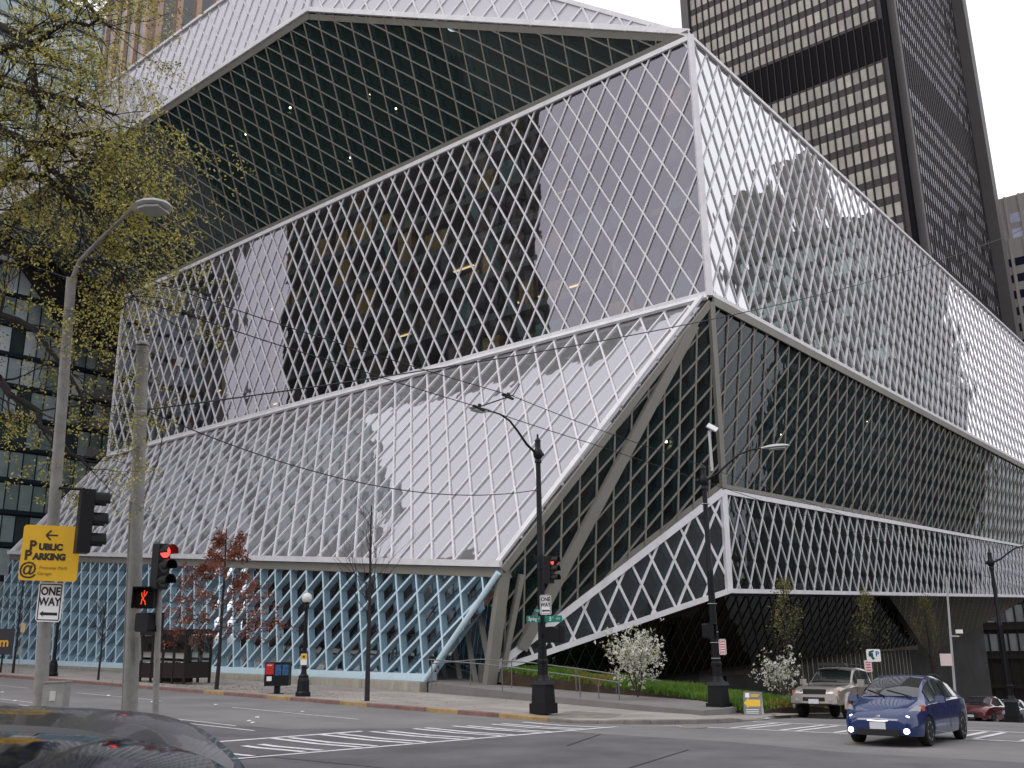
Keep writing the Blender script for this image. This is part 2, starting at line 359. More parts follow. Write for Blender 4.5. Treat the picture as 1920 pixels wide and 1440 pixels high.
# edges: white flashings, grey soffit trims
edge(C1t, C1, .34, unit(nL+nR), -.05, .2, m_white, 'corner_post')
edge(C1+V(-.02, 0, .12), L1+V(-.02, 0, .12), .3, nL, 0, .16, m_white); edge(C1+V(-.14, 0, -.12), L1+V(-.14, 0, -.12), .22, nSL, -.02, .17, m_white)
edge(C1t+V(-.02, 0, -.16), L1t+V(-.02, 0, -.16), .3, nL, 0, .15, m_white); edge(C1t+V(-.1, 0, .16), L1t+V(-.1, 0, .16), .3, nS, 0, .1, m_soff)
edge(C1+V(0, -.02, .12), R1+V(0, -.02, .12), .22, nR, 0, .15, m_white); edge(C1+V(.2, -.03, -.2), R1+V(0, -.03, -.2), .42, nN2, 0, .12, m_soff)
edge(C1t+V(0, -.02, -.1), R1t+V(0, -.02, -.1), .2, nR, 0, .14, m_white)
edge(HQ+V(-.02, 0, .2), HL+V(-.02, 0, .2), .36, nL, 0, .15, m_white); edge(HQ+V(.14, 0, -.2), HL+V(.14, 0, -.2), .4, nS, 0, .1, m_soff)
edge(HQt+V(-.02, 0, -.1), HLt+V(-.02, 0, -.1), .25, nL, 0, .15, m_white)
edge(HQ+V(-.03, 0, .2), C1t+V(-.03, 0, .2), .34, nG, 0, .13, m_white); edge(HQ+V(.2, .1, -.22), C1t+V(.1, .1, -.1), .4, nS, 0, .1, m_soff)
edge(HQt, C1t, .26, nG, -.05, .14, m_white); edge(HQ, HQt, .36, unit(nL+nG), 0, .16, m_white)
edge(L1, L1t, .2, nL, 0, .15, m_white); edge(L1, Q, .3, nSL, 0, .15, m_white)
ed = unit(B-C1)
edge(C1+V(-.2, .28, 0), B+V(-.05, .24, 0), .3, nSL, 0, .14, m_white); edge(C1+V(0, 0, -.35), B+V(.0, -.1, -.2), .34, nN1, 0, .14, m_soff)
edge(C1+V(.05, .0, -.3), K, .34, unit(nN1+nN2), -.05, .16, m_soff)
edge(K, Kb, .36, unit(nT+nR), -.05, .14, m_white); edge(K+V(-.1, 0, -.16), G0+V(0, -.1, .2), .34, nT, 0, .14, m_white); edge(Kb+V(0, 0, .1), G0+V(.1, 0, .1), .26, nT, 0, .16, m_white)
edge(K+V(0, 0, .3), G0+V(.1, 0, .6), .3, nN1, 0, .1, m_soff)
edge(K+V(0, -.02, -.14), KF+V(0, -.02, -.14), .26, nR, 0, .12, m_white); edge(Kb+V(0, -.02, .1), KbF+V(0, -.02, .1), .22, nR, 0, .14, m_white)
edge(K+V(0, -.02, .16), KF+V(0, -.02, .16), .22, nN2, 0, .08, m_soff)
# beam at the foot of the slope: white gutter over a grey fascia
edge(B+V(-.15, -.1, .06), Q+V(-.15, 0, .06), .3, nB, -.1, .12, m_white, 'gutter'); edge(B+V(0, -.1, -.33), Q+V(0, 0, -.33), .44, nB, -.9, .03, m_soff, 'fascia_beam')
# lattice frame: round raking edge tube, sill box
LP.append(MB().tube([Bt+V(-.2, -.28, .15), Bb+V(-.2, -.28, -.15)], .14, 12).build('edge_tube', m_blue, lib, smooth=True))
edge(Bb+V(-.03, -.3, -.02), Qb+V(-.03, 0, -.02), .36, nB, -.6, .03, m_blue, 'sill_beam')
# glass and hall behind the lattice
for i in range(34):
    a_, b_ = i/34, (i+1)/34-.002
    P = [Bb+(Qb-Bb)*a_-nB*.75, Bb+(Qb-Bb)*b_-nB*.75, Bt+(Qt-Bt)*b_-nB*.75, Bt+(Qt-Bt)*a_-nB*.75]
    LP.append(mesh_obj('hall_glazing', P, [(0, 1, 2, 3)], g_vest, lib))
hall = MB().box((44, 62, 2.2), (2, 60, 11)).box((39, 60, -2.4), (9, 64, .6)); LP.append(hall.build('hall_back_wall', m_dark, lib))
LP.append(MB().box((37.6, 39.2, .6), (.3, 4.6, 4.2)).box((38, 52, 1.6), (.3, 5, 4)).build('hall_partition', mat('beige_wall', (.33, .28, .24), .8), lib))
# big raking column on the entrance facet, entrance column pair
def on_n1(x, y): d = ray(x, y); return d*(np.dot(C1, nN1)/np.dot(d, nN1))
LP.append(MB().bar(on_n1(1298, 610), on_n1(975, 1215), .5, nN1, -.05, .3).build('raking_column', m_soff, lib))
LP.append(MB().bar(B+V(.2, .1, -.5), G0+V(-.05, .15, -.5), .5, nN1, -.2, .3).bar(B+V(.9, -.45, -.4), G0+V(.3, -.2, -.4), .22, nN1, -.2, .2).build('entrance_column', m_soff, lib))
# entrance glass wall under the beam, sparse raking bars
En = unit(V(-.93, .37, 0)); E0, E1 = G0+V(.4, .3, -.6), G0+V(5.2, 12.4, -.6)
vest = MB(); vest.prism([E0, E1, E1+V(0, 0, 5.4), E0+V(0, 0, 5.4)], En, -.04, 0); LP.append(vest.build('entrance_glass', g_vest, lib))
for i in range(8):
    p = E0+(E1-E0)*(i/7.5); LP.append(MB().bar(p+V(0, 0, .0), p+(E1-E0)*.16+V(0, 0, 5), .11, En, 0, .12).build('entrance_bar', m_soff, lib))
    p = p+(E1-E0)*.06-En*1.0; LP.append(MB().bar(p, p+(E1-E0)*.2+V(0, 0, 5), .34, En, -.1, .2).build('inner_strut', m_teal, lib))
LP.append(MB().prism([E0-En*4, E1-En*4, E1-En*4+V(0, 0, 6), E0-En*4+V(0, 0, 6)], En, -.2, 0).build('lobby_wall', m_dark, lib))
# base walls under the overhang on the cross street
mb = MB().box((66, 30.6, -.5), (58, .7, .55)); LP.append(mb.build('concrete_lintel', m_conc, lib))
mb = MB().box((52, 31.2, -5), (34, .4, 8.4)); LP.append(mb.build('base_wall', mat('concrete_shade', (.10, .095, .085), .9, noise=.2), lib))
mb = MB().box((62, 30.9, -3.2), (7.5, .25, 2.4)).box((51, 30.9, -2.6), (7.5, .25, 2.0)); LP.append(mb.build('loading_opening', m_dark, lib))
for i in range(26): LP.append(MB().box((69.5+i*.95, 30.75, -4.3), (.16, .5, 7.0)).build('louvre', m_soff, lib))
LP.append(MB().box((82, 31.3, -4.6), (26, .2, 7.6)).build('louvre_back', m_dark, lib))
# floors, shelves and lamps inside the glass volumes
m_slab = mat('floor_slab', (.30, .33, .32), .7, noise=.2, nscale=.5); m_or = mat('shelf_orange', (.72, .40, .10), .6, noise=.45, nscale=1.5); m_br = mat('shelf_brown', (.26, .17, .15), .6, noise=.6, nscale=1.5)
m_tp = mat('shelf_teal', (.22, .38, .35), .6, noise=.4, nscale=1.2); m_glow = mat('ceiling_strip', (1, .66, .34), emit=1.2); m_lampg = mat('lamp_glow', (1, .78, .5), emit=14)
for k in range(1, 6):
    z = 17.2+2.9*k; LP.append(MB().box((47.2, 52, z), (8.4, 60, .45)).box((82, 25.6, z), (78, 6.4, .45)).build('floor_slab', m_slab, lib))
for k in range(6):
    z = 17.2+2.9*k+.25
    for i in range(24):
        y = 23.5+i*2.45+rnd.uniform(-.5, .5); h = rnd.uniform(.9, 2.3); m_ = rnd.choices([m_or, m_br, m_tp], [3, 3, 2])[0]
        LP.append(MB().box((43.4+rnd.uniform(0, 1.6)**2, y, z+h/2), (.45, rnd.uniform(1.0, 2.2), h)).build('book_shelf', m_, lib))
    for i in range(6):
        y = 33+i*8+rnd.uniform(-3, 3); LP.append(MB().box((45.8+rnd.uniform(0, 4.5), y, z+2.35), (.14, rnd.uniform(.8, 2.4), .06)).build('strip_light', m_glow, lib))
for i in range(7):
    y = 26+i*8.6; LP.append(MB().bar((43.4, y, 17.4), (43.4, y+6.2, 32.3), .5, nL, -.3, .1).build('brace', mat('pale_teal', (.22, .36, .34), .6), lib))
mb = MB(); 
mb.add([V(51.5, 23, 10), V(51.5, 84, 10), V(51.5, 84, 50), V(51.5, 49, 50), V(51.5, 23, 32)], [(0, 1, 2, 3, 4)])
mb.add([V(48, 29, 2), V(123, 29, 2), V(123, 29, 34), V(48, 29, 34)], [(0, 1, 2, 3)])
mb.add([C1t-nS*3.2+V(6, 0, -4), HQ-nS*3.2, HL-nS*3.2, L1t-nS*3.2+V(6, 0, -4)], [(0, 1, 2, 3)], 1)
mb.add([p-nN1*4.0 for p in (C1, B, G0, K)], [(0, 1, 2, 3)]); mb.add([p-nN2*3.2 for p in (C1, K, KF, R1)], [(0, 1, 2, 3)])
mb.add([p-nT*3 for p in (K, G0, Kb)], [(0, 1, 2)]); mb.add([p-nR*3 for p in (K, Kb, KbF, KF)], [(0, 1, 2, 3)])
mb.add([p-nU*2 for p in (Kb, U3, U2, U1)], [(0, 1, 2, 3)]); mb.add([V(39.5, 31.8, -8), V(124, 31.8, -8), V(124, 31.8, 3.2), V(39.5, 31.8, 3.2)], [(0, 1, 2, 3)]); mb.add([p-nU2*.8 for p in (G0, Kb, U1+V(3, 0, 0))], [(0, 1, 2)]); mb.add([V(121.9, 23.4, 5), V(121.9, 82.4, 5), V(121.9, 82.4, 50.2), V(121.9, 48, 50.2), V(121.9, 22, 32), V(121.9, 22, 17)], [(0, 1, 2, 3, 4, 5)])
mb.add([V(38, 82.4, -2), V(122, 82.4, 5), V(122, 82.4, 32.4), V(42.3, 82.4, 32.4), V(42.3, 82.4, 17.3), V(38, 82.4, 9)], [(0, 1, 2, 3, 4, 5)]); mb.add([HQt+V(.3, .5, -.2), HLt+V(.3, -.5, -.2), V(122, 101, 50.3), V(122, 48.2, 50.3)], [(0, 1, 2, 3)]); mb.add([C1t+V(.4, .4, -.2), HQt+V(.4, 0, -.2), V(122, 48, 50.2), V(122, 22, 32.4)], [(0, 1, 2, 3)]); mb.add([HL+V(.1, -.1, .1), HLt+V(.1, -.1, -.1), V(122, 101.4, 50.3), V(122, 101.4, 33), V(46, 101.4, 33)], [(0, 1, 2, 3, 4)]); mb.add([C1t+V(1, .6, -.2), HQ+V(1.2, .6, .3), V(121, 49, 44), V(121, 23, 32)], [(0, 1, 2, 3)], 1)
LP.append(mb.build('inner_backing', [m_dark, mat('grey_green_backing', (.13, .17, .155), .8, noise=.4, nscale=.12)], lib))  # dark sheets added behind the glass to block see-through to the sky
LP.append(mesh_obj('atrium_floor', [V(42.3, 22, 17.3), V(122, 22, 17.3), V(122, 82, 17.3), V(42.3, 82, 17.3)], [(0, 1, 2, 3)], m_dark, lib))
for px, py in [(695, 178), (742, 205), (792, 180), (657, 297), (840, 207), (544, 203), (505, 373), (461, 253), (390, 390), (407, 421), (527, 315)]:
    d = ray(px, py); t = np.dot(C1t-nS*.9, nS)/np.dot(d, nS); LP.append(MB().lathe(d*t, [(.04, 0), (.075, .02), (.075, .08), (.03, .1)], 8).build('ceiling_lamp', m_lampg, lib))
for px, py in [(1231, 810), (1249, 830), (1464, 817), (1625, 792), (1786, 940), (1804, 944)]:
    pn = nN1 if px < 1300 else nN2; d = ray(px, py); t = np.dot(C1-pn*.8, pn)/np.dot(d, pn); LP.append(MB().lathe(d*t, [(.04, 0), (.07, .02), (.07, .08), (.03, .1)], 8).build('ceiling_lamp', m_lampg, lib))
for o in LP: o.location = tuple(-LO)

# ------------------------------------------------------------------ ground, roads, pavements
RAMPS = [(26.2, 18.6), (30.4, 15.3)]
def hs(x, y):
    h = .14
    for cx, cy in RAMPS: h = min(h, .015+.125*min(1, max(0, (math.hypot(x-cx, y-cy)-.7)/1.0)))
    return h
def drape(name, poly, dz, m, parent=None, step=2.0, kind=None, hf=None, skirt=0):
    bm = bmesh.new(); vs = [bm.verts.new((p[0], p[1], 0)) for p in poly]; bm.faces.new(vs)
    xs = [p[0] for p in poly]; ys = [p[1] for p in poly]
    def cut(lo, hi, no, st):
        k = math.ceil(lo/st)*st
        while k < hi:
            bmesh.ops.bisect_plane(bm, geom=bm.verts[:]+bm.edges[:]+bm.faces[:], plane_co=(k, k, 0), plane_no=no); k += st
    cut(min(xs), max(xs), (1, 0, 0), step); cut(min(ys), max(ys), (0, 1, 0), step)
    for v in bm.verts: v.co.z = (hf(v.co.x, v.co.y) if hf else gz(v.co.x, v.co.y))+dz
    bmesh.ops.recalc_face_normals(bm, faces=bm.faces)
    for f in bm.faces:
        if f.normal.z < 0: f.normal_flip()
    if skirt:
        ed = [e for e in bm.edges if e.is_boundary]; g_ = bmesh.ops.extrude_edge_only(bm, edges=ed)
        for v in g_['geom']:
            if isinstance(v, bmesh.types.BMVert): v.co.z -= skirt
    bmesh.ops.triangulate(bm, faces=[f for f in bm.faces if len(f.verts) > 4])
    me = bpy.data.meshes.new(name); bm.to_mesh(me); bm.free(); me.materials.append(m)
    o = bpy.data.objects.new(name, me); C.objects.link(o)
    if parent: o.parent = parent
    if kind: o['kind'] = kind
    return o
gxs = [-2000, -400, -200, -60, -20]+list(np.arange(0, 130, 6))+[160, 200, 300, 600, 2000]; gys = [-2000, -300, -60, -20, 0, 6, 12, 18]+list(np.arange(24, 140, 12))+[200, 260, 600, 2000]
gv = [(x, y, gz(x, y)-.25) for x in gxs for y in gys]; ny = len(gys)
mesh_obj('ground', gv, [(i*ny+j, (i+1)*ny+j, (i+1)*ny+j+1, i*ny+j+1) for i in range(len(gxs)-1) for j in range(ny-1)], m_side)['kind'] = 'structure'
drape('avenue_road', [(12, -120), (24.6, -120), (24.6, 250), (12, 250)], 0, m_asph, kind='structure', step=3)
drape('street_road', [(24.6, 1.8), (150, 1.8), (150, 15.7), (37, 15.7), (29.4, 14.95), (28, 14.9), (26, 16), (24.6, 18.5)], .001, m_asph, kind='structure', step=3)
drape('street_road', [(-80, 1.6), (12, 1.6), (12, 24), (-80, 24)], -.002, m_asph2, kind='structure', step=3)
drape('road_patch', [(12, -20), (20.2, -20), (20.2, 8), (21.2, 11.3), (21.6, 16.2), (22.5, 16.9), (19.8, 19.6), (16.4, 21.5), (15.4, 28), (14.6, 60), (12, 60)], .006, m_asph2, kind='structure', step=3)
mk = lambda p, nm='road_line', dz=.011, m=m_paint: drape(nm, p, dz, m, kind='structure', step=1.5)
mk([(9.6, 16.15), (24.2, 16.3), (24.2, 16.47), (9.6, 16.32)]); mk([(9.6, 19.35), (17.6, 19.75), (17.6, 19.92), (9.6, 19.52)])
for i, x in enumerate([11.2, 11.75, 13.0, 13.45, 14.5, 14.95, 16.0, 16.5, 17.6, 18.1, 19.15, 19.6, 20.7, 21.15, 22.2, 22.65, 23.6]):
    a_, b_ = (16.5, 19.55 if x > 14 else 18.6); j = rnd.uniform(-.12, .12)
    mk([(x, a_), (x+.2, a_), (x+.2+j*.3, b_+j), (x+j*.3, b_+j)], 'crossing_bar')
for i, y in enumerate(np.arange(2.6, 14.6, 1.5)):
    for dy in (0, .45): mk([(25.9, y+dy), (28.9, y+dy+.06), (28.9, y+dy+.23), (25.9, y+dy+.17)], 'crossing_bar')
mk([(25.6, 2), (25.75, 2), (25.75, 14.9), (25.6, 16.2)]); mk([(29.1, 2), (29.27, 2), (29.27, 14.6), (29.1, 14.6)])
for x0 in (15.9, 20.2):
    for k in range(9): mk([(x0, 23+k*11), (x0+.09, 23+k*11), (x0+.09, 29.5+k*11), (x0, 29.5+k*11)], 'lane_line')
mk([(15.4, 21.5), (15.5, 21.5), (15.1, 34), (15.0, 34)], 'lane_line', .013)
for x, y in [(20.9, 26.5), (20.6, 31), (19.6, 33.5), (18.2, 25.2), (17.2, 24.2), (15.9, 36.2), (16, 34.5), (20.3, 38), (17.9, 42), (16.9, 23.6)]:
    tag(MB().lathe((x, y, gz(x, y)+.008), [(.07, 0), (.06, .02), (.01, .03)], 10).build('road_stud', m_paint), kind='structure')
mk([(17.8, 13.4), (17.83, 13.36), (21.3, 14.9), (21.3, 14.94)], 'tar_seam', .013, mat('tar', (.03, .03, .032), .6)); mk([(14.2, 9.6), (14.22, 9.56), (18.6, 10.8), (18.6, 10.84)], 'tar_seam', .013, MATS['tar'])
for x, y, lb in [(25.4, 14.6, 'iron manhole cover near the kerb ramps at the library corner'), (22.6, 8.6, 'iron manhole cover in the junction beside the blue car'), (17, 5, 'iron manhole cover in the dark asphalt of the junction')]: tag(MB().lathe((x, y, gz(x, y)+.012), [(.42, 0), (.42, .008)], 22).build('manhole_cover', m_kerb), lb, 'manhole cover', 'manhole covers')
# library pavement
arc = [(24.6, 21.2)]+[(28.9-4.3*math.cos(t), 19.8-4.9*math.sin(t)) for t in np.linspace(.12, PI/2-.1, 9)]+[(29.4, 14.9)]
outer = [(24.6, 250)]+arc+[(150, 14.9)]
pave_poly = [(24.8, 250), (24.8, 21)]+[(p[0]+.15, p[1]+.15) for p in arc[1:]]+[(31, 15.15), (38, 15.75), (60, 15.75), (60, 17), (45, 17.2), (34, 18), (33.9, 34), (34.2, 60), (36.2, 100), (37, 250)]
surf = lambda x, y: gz(x, y)+hs(x, y)
pave = drape('pavement', pave_poly, -.012, m_kerb, kind='structure', step=2, hf=surf)
slab_m = [m_side, mat('pavement_concrete_b', (.275, .255, .235), .9, noise=.18, nscale=1.1, bump=.3, bscale=40), mat('pavement_concrete_c', (.325, .30, .27), .9, noise=.14, nscale=.8, bump=.3, bscale=40)]
for i in range(6):
    for j in range(-1, 34):
        x0, y0 = 24.8+i*1.75, 15.1+j*1.9
        c = [(x0+.01, y0+.01), (x0+1.74, y0+.01), (x0+1.74, y0+1.89), (x0+.01, y0+1.89)]
        # keep inside the pavement outline: corner arc and the line of the building
        for k in range(1, len(arc)-1):
            a_, b_ = arc[k], arc[k+1]; nx, ny_ = -(b_[1]-a_[1]), (b_[0]-a_[0]); L = math.hypot(nx, ny_)
            if len(c) > 2: c = clip_half(c, (a_[0]-nx/L*-.16, a_[1]-ny_/L*-.16), (-nx, -ny_))
        if len(c) > 2: c = clip(c, 0, 33.4+.05*max(0, y0-34), True)
        if len(c) < 3 or area2(c) < .15: continue
        s_ = rnd.choice(slab_m); zz = [surf(*p) for p in c]
        mesh_obj('paving_slab', [(p[0], p[1], z) for p, z in zip(c, zz)]+[(p[0], p[1], z-.03) for p, z in zip(c, zz)],
                 [tuple(range(len(c)))]+[(k, len(c)+k, len(c)+(k+1) % len(c), (k+1) % len(c)) for k in range(len(c))], s_, pave)
# kerb stones, painted red and yellow along the bus stop
path = [(24.6, y) for y in np.arange(110, 21.2, -1.5)]+arc+[(x, 14.9+min(.7, (x-29.4)*.09)) for x in np.arange(31, 70, 2.0)]
for i in range(len(path)-1):
    p, q = V(*path[i]), V(*path[i+1]); t = (q-p)/np.linalg.norm(q-p); nrm = V(-t[1], t[0])     # inward
    if (p[0] < 25 and nrm[0] < 0) or (p[1] < 16 and nrm[1] < 0): nrm = -nrm
    q = q-t*.012; vs = []
    for pt in (p, q):
        top = surf(*(pt+nrm*.1)); g_ = gz(*pt)
        for o_, z in ((0, g_-.1), (0, top-.02), (.025, top), (.17, top), (.17, g_-.1)): vs.append((pt[0]+nrm[0]*o_, pt[1]+nrm[1]*o_, z))
    y = p[1]; km = m_kerb if (p[0] > 24.7 or y < 21) else (m_kyel if i % 3 == 0 and y < 40 else m_kred)
    mesh_obj('kerb_stone', vs, [(0, 1, 6, 5), (1, 2, 7, 6), (2, 3, 8, 7), (3, 4, 9, 8), (0, 4, 3, 2, 1), (5, 6, 7, 8, 9)], km, pave)
for (cx, cy), rz in zip(RAMPS, (math.radians(-38), math.radians(-10))):
    cs, sn = math.cos(rz), math.sin(rz); pts = [(cx+a*cs-b*sn, cy+a*sn+b*cs) for a, b in ((-.85, -.2), (.85, -.2), (.85, .38), (-.85, .38))]
    drape('tactile_plate', pts, .006, mat('pale_plate', (.62, .60, .60), .8, noise=.1, nscale=6), kind='structure', step=.6, hf=surf)
# near pavements on the camera's side of the avenue
np_ = drape('pavement', [(-60, 16.2), (8.7, 16.2), (11.4, 18.4), (11.4, 250), (5, 250), (5, 22), (-60, 22)], .14, m_side, kind='structure', step=3)
drape('pavement', [(-60, -6), (9.5, -6), (11.8, -8), (11.8, -1), (9, 1.6), (-60, 1.6)], .14, m_side, kind='structure', step=3)
drape('pavement', [(26, -120), (26, -1), (28, 1.6), (150, 1.6), (150, -6), (40, -6), (40, -120)], .14, m_side, kind='structure', step=4)
# planter wall under the lattice
PA, PB = V(33.6, 33.9, 0), V(36.6, 95, 0)
for i in range(14):
    p, q = PA+(PB-PA)*(i/14), PA+(PB-PA)*((i+1)/14-.0006); zt = lambda r: -1.56+(r[1]-33.35)*.0153
    vs = []
    for pt in (p, q):
        for ox, z in ((0, gz(pt[0], pt[1])-.1), (0, zt(pt)), (.5, zt(pt)), (.5, gz(pt[0], pt[1])-.1)): vs.append((pt[0]+ox, pt[1], z))
    o = mesh_obj('wall_block', vs, [(0, 4, 5, 1), (1, 5, 6, 2), (2, 6, 7, 3), (3, 2, 1, 0), (4, 7, 6, 5)], m_conc)
    if i == 0: pw = root('planter_wall', 'low stained concrete wall under the pale blue lattice', 'wall', loc=(33.6, 33.35, -2.1))
    o.parent = pw; o.location = (-33.6, -33.35, 2.1)
# entrance walk and planting bed
wz = lambda x, y: -2.12+max(0, y-17)*.034+max(0, x-31)*.01
drape('entrance_walk', [(29.6, 16.6), (31.6, 16.4), (33.5, 19), (34, 25), (34.6, 30), (42, 44), (36.5, 44), (34.2, 33), (33.3, 33), (31.5, 26), (30.2, 20)], 0, mat('walk_concrete', (.19, .175, .17), .9, noise=.14, nscale=.8), kind='structure', step=1.5, hf=wz, skirt=1.0)
bz = lambda x, y: -2.28+max(0, y-15.5)*.088-max(0, x-36)*.11
drape('planting_soil', [(31.4, 15.9), (33.4, 18.6), (33.9, 24.5), (34.6, 29.6), (48, 29.9), (66, 29.9), (66, 16), (38, 15.8)], 0, mat('soil', (.05, .035, .022), .95, noise=.4, nscale=2), kind='structure', step=2, hf=bz, skirt=1.2)

# ------------------------------------------------------------------ surrounding buildings
def grid_building(name, label, x0, x1, y0, y1, z0, z1, wall_m, win_ms, fh, bay, ww, wh, faces=('x-', 'y-'), pier=None, pier_m=None, band=None, cat='building', proud=-.06, skip=None, objs=298, pick=None):
    r = root(name, label, cat, loc=(x0, y0, z0)); off = V(x0, y0, z0)
    def put(o): o.parent = r; o.location = tuple(-off); return o
    put(MB().box(((x0+x1)/2, (y0+y1)/2, (z0+z1)/2), (x1-x0, y1-y0, z1-z0)).build('wall', wall_m))
    quads = []; pm = MB()
    for f in faces:
        ax = f[0]; lo, hi = (y0, y1) if ax == 'x' else (x0, x1)
        c = {'x-': x0, 'x+': x1, 'y-': y0, 'y+': y1}[f]; sg = -1 if f[1] == '-' else 1
        nb = int((hi-lo-.6)/bay); st = lo+(hi-lo-nb*bay)/2; nf = int((z1-z0-.5)/fh)
        for i in range(nb):
            for k in range(nf):
                z = z0+k*fh+.5*(fh-wh); a_ = st+i*bay+(bay-ww)/2
                if skip and skip(z): continue
                d_ = c+sg*.035
                P = [V(d_, a_, z), V(d_, a_+ww, z), V(d_, a_+ww, z+wh), V(d_, a_, z+wh)] if ax == 'x' else [V(a_, d_, z), V(a_+ww, d_, z), V(a_+ww, d_, z+wh), V(a_, d_, z+wh)]
                if (ax == 'x' and sg < 0) or (ax == 'y' and sg > 0): P = P[::-1]
                quads.append((seen(P), P, pick(z) if pick else rnd.choices(range(len(win_ms)), [3]+[2]*(len(win_ms)-1))[0]))
        if pier:
            for i in range(nb+1):
                a_ = st+i*bay; d_ = c+sg*pier[1]/2
                pm.box((d_, a_, (z0+z1)/2) if ax == 'x' else (a_, d_, (z0+z1)/2), (pier[1], pier[0], z1-z0) if ax == 'x' else (pier[0], pier[1], z1-z0))
        if band:
            for k in range(nf+1):
                z = z0+k*fh; d_ = c+sg*band[1]/2
                pm.box((d_, (lo+hi)/2, z) if ax == 'x' else ((lo+hi)/2, d_, z), (band[1], hi-lo, band[0]) if ax == 'x' else (hi-lo, band[1], band[0]))
    quads.sort(key=lambda t: -t[0]); vis = [q for q in quads if q[0] > 25][:objs]; rest = quads[len(vis):]
    for q in vis: put(mesh_obj('window', q[1], [(0, 1, 2, 3)], win_ms[q[2]]))
    if rest:
        mb = MB()
        for q in rest: mb.add(q[1], [(0, 1, 2, 3)], q[2])
        o = put(mb.build('windows', win_ms)); o['kind'] = 'stuff'
    if pier or band: put(pm.build('facade_ribs', pier_m or wall_m))['kind'] = 'stuff'
    return r, put
def win(name, col, rough=.12, noise=.25, ns=.4, spec=.6): return mat(name, col, rough, noise=noise, nscale=ns, spec=spec)
m_twall = mat('tower_bronze', (.052, .045, .047), .6, spec=.15, noise=.12, nscale=.3); m_tpier = mat('tower_pier', (.075, .07, .068), .6, noise=.1, nscale=.3)
blind = [win('blind_beige', (.26, .245, .205), .5), win('blind_tan', (.235, .22, .185), .5), win('blind_rosy', (.25, .215, .19), .5), win('blind_dim', (.17, .16, .14), .4), win('blind_cream', (.30, .285, .24), .5)]
TX, TY = 155, 42.2; TZB = 97.5
tw, tput = grid_building('office_tower', 'tall dark bronze office tower with beige blinds behind the glass library', TX, TX+60, TY, 80.4, -12, 190, m_twall, blind, 3.82, 1.40, 1.02, 2.35, faces=('x-',), pier=(.17, .28), pier_m=mat('tower_mullion', (.03, .024, .024), .6, spec=.1), skip=lambda z: 98.5 < z < 106.5)
tput(MB().box((TX-.05, (TY+80)/2, 102.6), (.06, 37.6, 7.9)).build('plant_floor_louvre', mat('louvre_dark', (.006, .006, .007), .7, spec=.05)))
tput(MB().box((TX+2.6, TY-.9, 89), (1.2, 1.8, 202)).build('corner_pier', m_tpier)); tput(MB().box((TX+58.5, TY-.9, 89), (3.6, 3, 202)).build('corner_pier', m_tpier)); tput(MB().box((TX-.2, 80.4, 89), (1, 1.6, 202)).build('corner_pier', m_tpier)); tput(MB().box((TX+1.0, TY-.3, 89), (1.9, .5, 202)).build('recess_shade_strip', MATS['louvre_dark']))  # near-black solid strip paints the shade of the corner recess
mb = MB(); mw = MB()
for i in range(37):
    mb.box((TX+4.6+i*1.44, TY-.07, 89), (.2, .14, 202))
    for k in range(52):
        z = -12+k*3.82+.8
        if 98 < z < 107: continue
        mw.add([V(TX+5.0+i*1.44, TY-.03, z), V(TX+5.8+i*1.44, TY-.03, z), V(TX+5.8+i*1.44, TY-.03, z+1.9), V(TX+5.0+i*1.44, TY-.03, z+1.9)], [(0, 1, 2, 3)], 0 if rnd.random() < .75 else 1)
tput(mb.build('facade_fins', mat('tower_side_fin', (.03, .027, .03), .6, spec=.1)))['kind'] = 'stuff'; tput(mw.build('side_windows', [mat('blind_shade', (.22, .22, .24), .4), win('pane_black', (.02, .02, .024))]))['kind'] = 'stuff'

cw_m = mat('cream_concrete', (.30, .28, .26), .8, noise=.1); gl_dk = win('glass_navy', (.012, .014, .03), .08); gl_sky = win('glass_pale', (.45, .47, .62), .1)
grid_building('concrete_office', 'pale concrete office block with stepped top beside the dark tower', 238, 270, 20, 47.5, -20, 92, cw_m, [gl_dk, gl_dk], 4.0, 3.1, 2.3, 2.0, faces=('x-',), pier=(.5, .4), pier_m=cw_m)
rr, pp_ = grid_building('rooftop_frame_block', 'upper concrete storeys with open bright windows above the office block', 241, 266, 20, 44.6, 92.2, 104, cw_m, [gl_sky, gl_sky], 4.0, 3.1, 2.3, 2.4, faces=('x-',), pier=(.5, .5), pier_m=cw_m)
# green glass apartment tower beyond the avenue's next corner
gp = [win('panel_pale_green', (.30, .38, .37), .25), win('panel_grey_green', (.22, .29, .275), .25), win('panel_dark', (.05, .07, .07), .1), win('panel_reflect_bright', (.42, .50, .52), .25), win('panel_reflect_white', (.62, .68, .72), .25)]
gw, gput = grid_building('glass_apartment_tower', 'green glass tower with slim dark floor lines seen left of the library', 18, 56.5, 106, 140, -6, 47.5, mat('tower_green', (.022, .035, .038), .4), gp, 3.42, 1.42, 1.3, 2.75, faces=('y-',), pier=(.09, .12), pier_m=mat('mullion_dark', (.02, .03, .045), .4), band=(.32, .35), pick=lambda z: rnd.choices(range(5), [1, 1, .4, 4, 6] if z > 28 else [5, 4, 2, 1, .2])[0])  # upper panels drawn pale: the sky's reflection is put into their colour
for k in range(15): gput(MB().box((53.4, 105.3, -6+k*3.42+.2), (5.6, 1.3, .16)).box((53.4, 104.7, -6+k*3.42+.75), (5.6, .05, .9)).build('balcony', m_pole))
gp2 = [win('panel_sky_grey', (.34, .40, .42), .3), win('panel_sky_pale', (.45, .50, .52), .3), win('panel_mint', (.28, .36, .35), .3)]
grid_building('glass_hotel_tower', 'tall pale grey green glass tower behind the budding tree', 4, 66, 146, 170, -6, 107, mat('tower_pale', (.10, .13, .15), .4), gp2, 3.5, 1.7, 1.5, 2.5, faces=('y-',), band=(.25, .3))
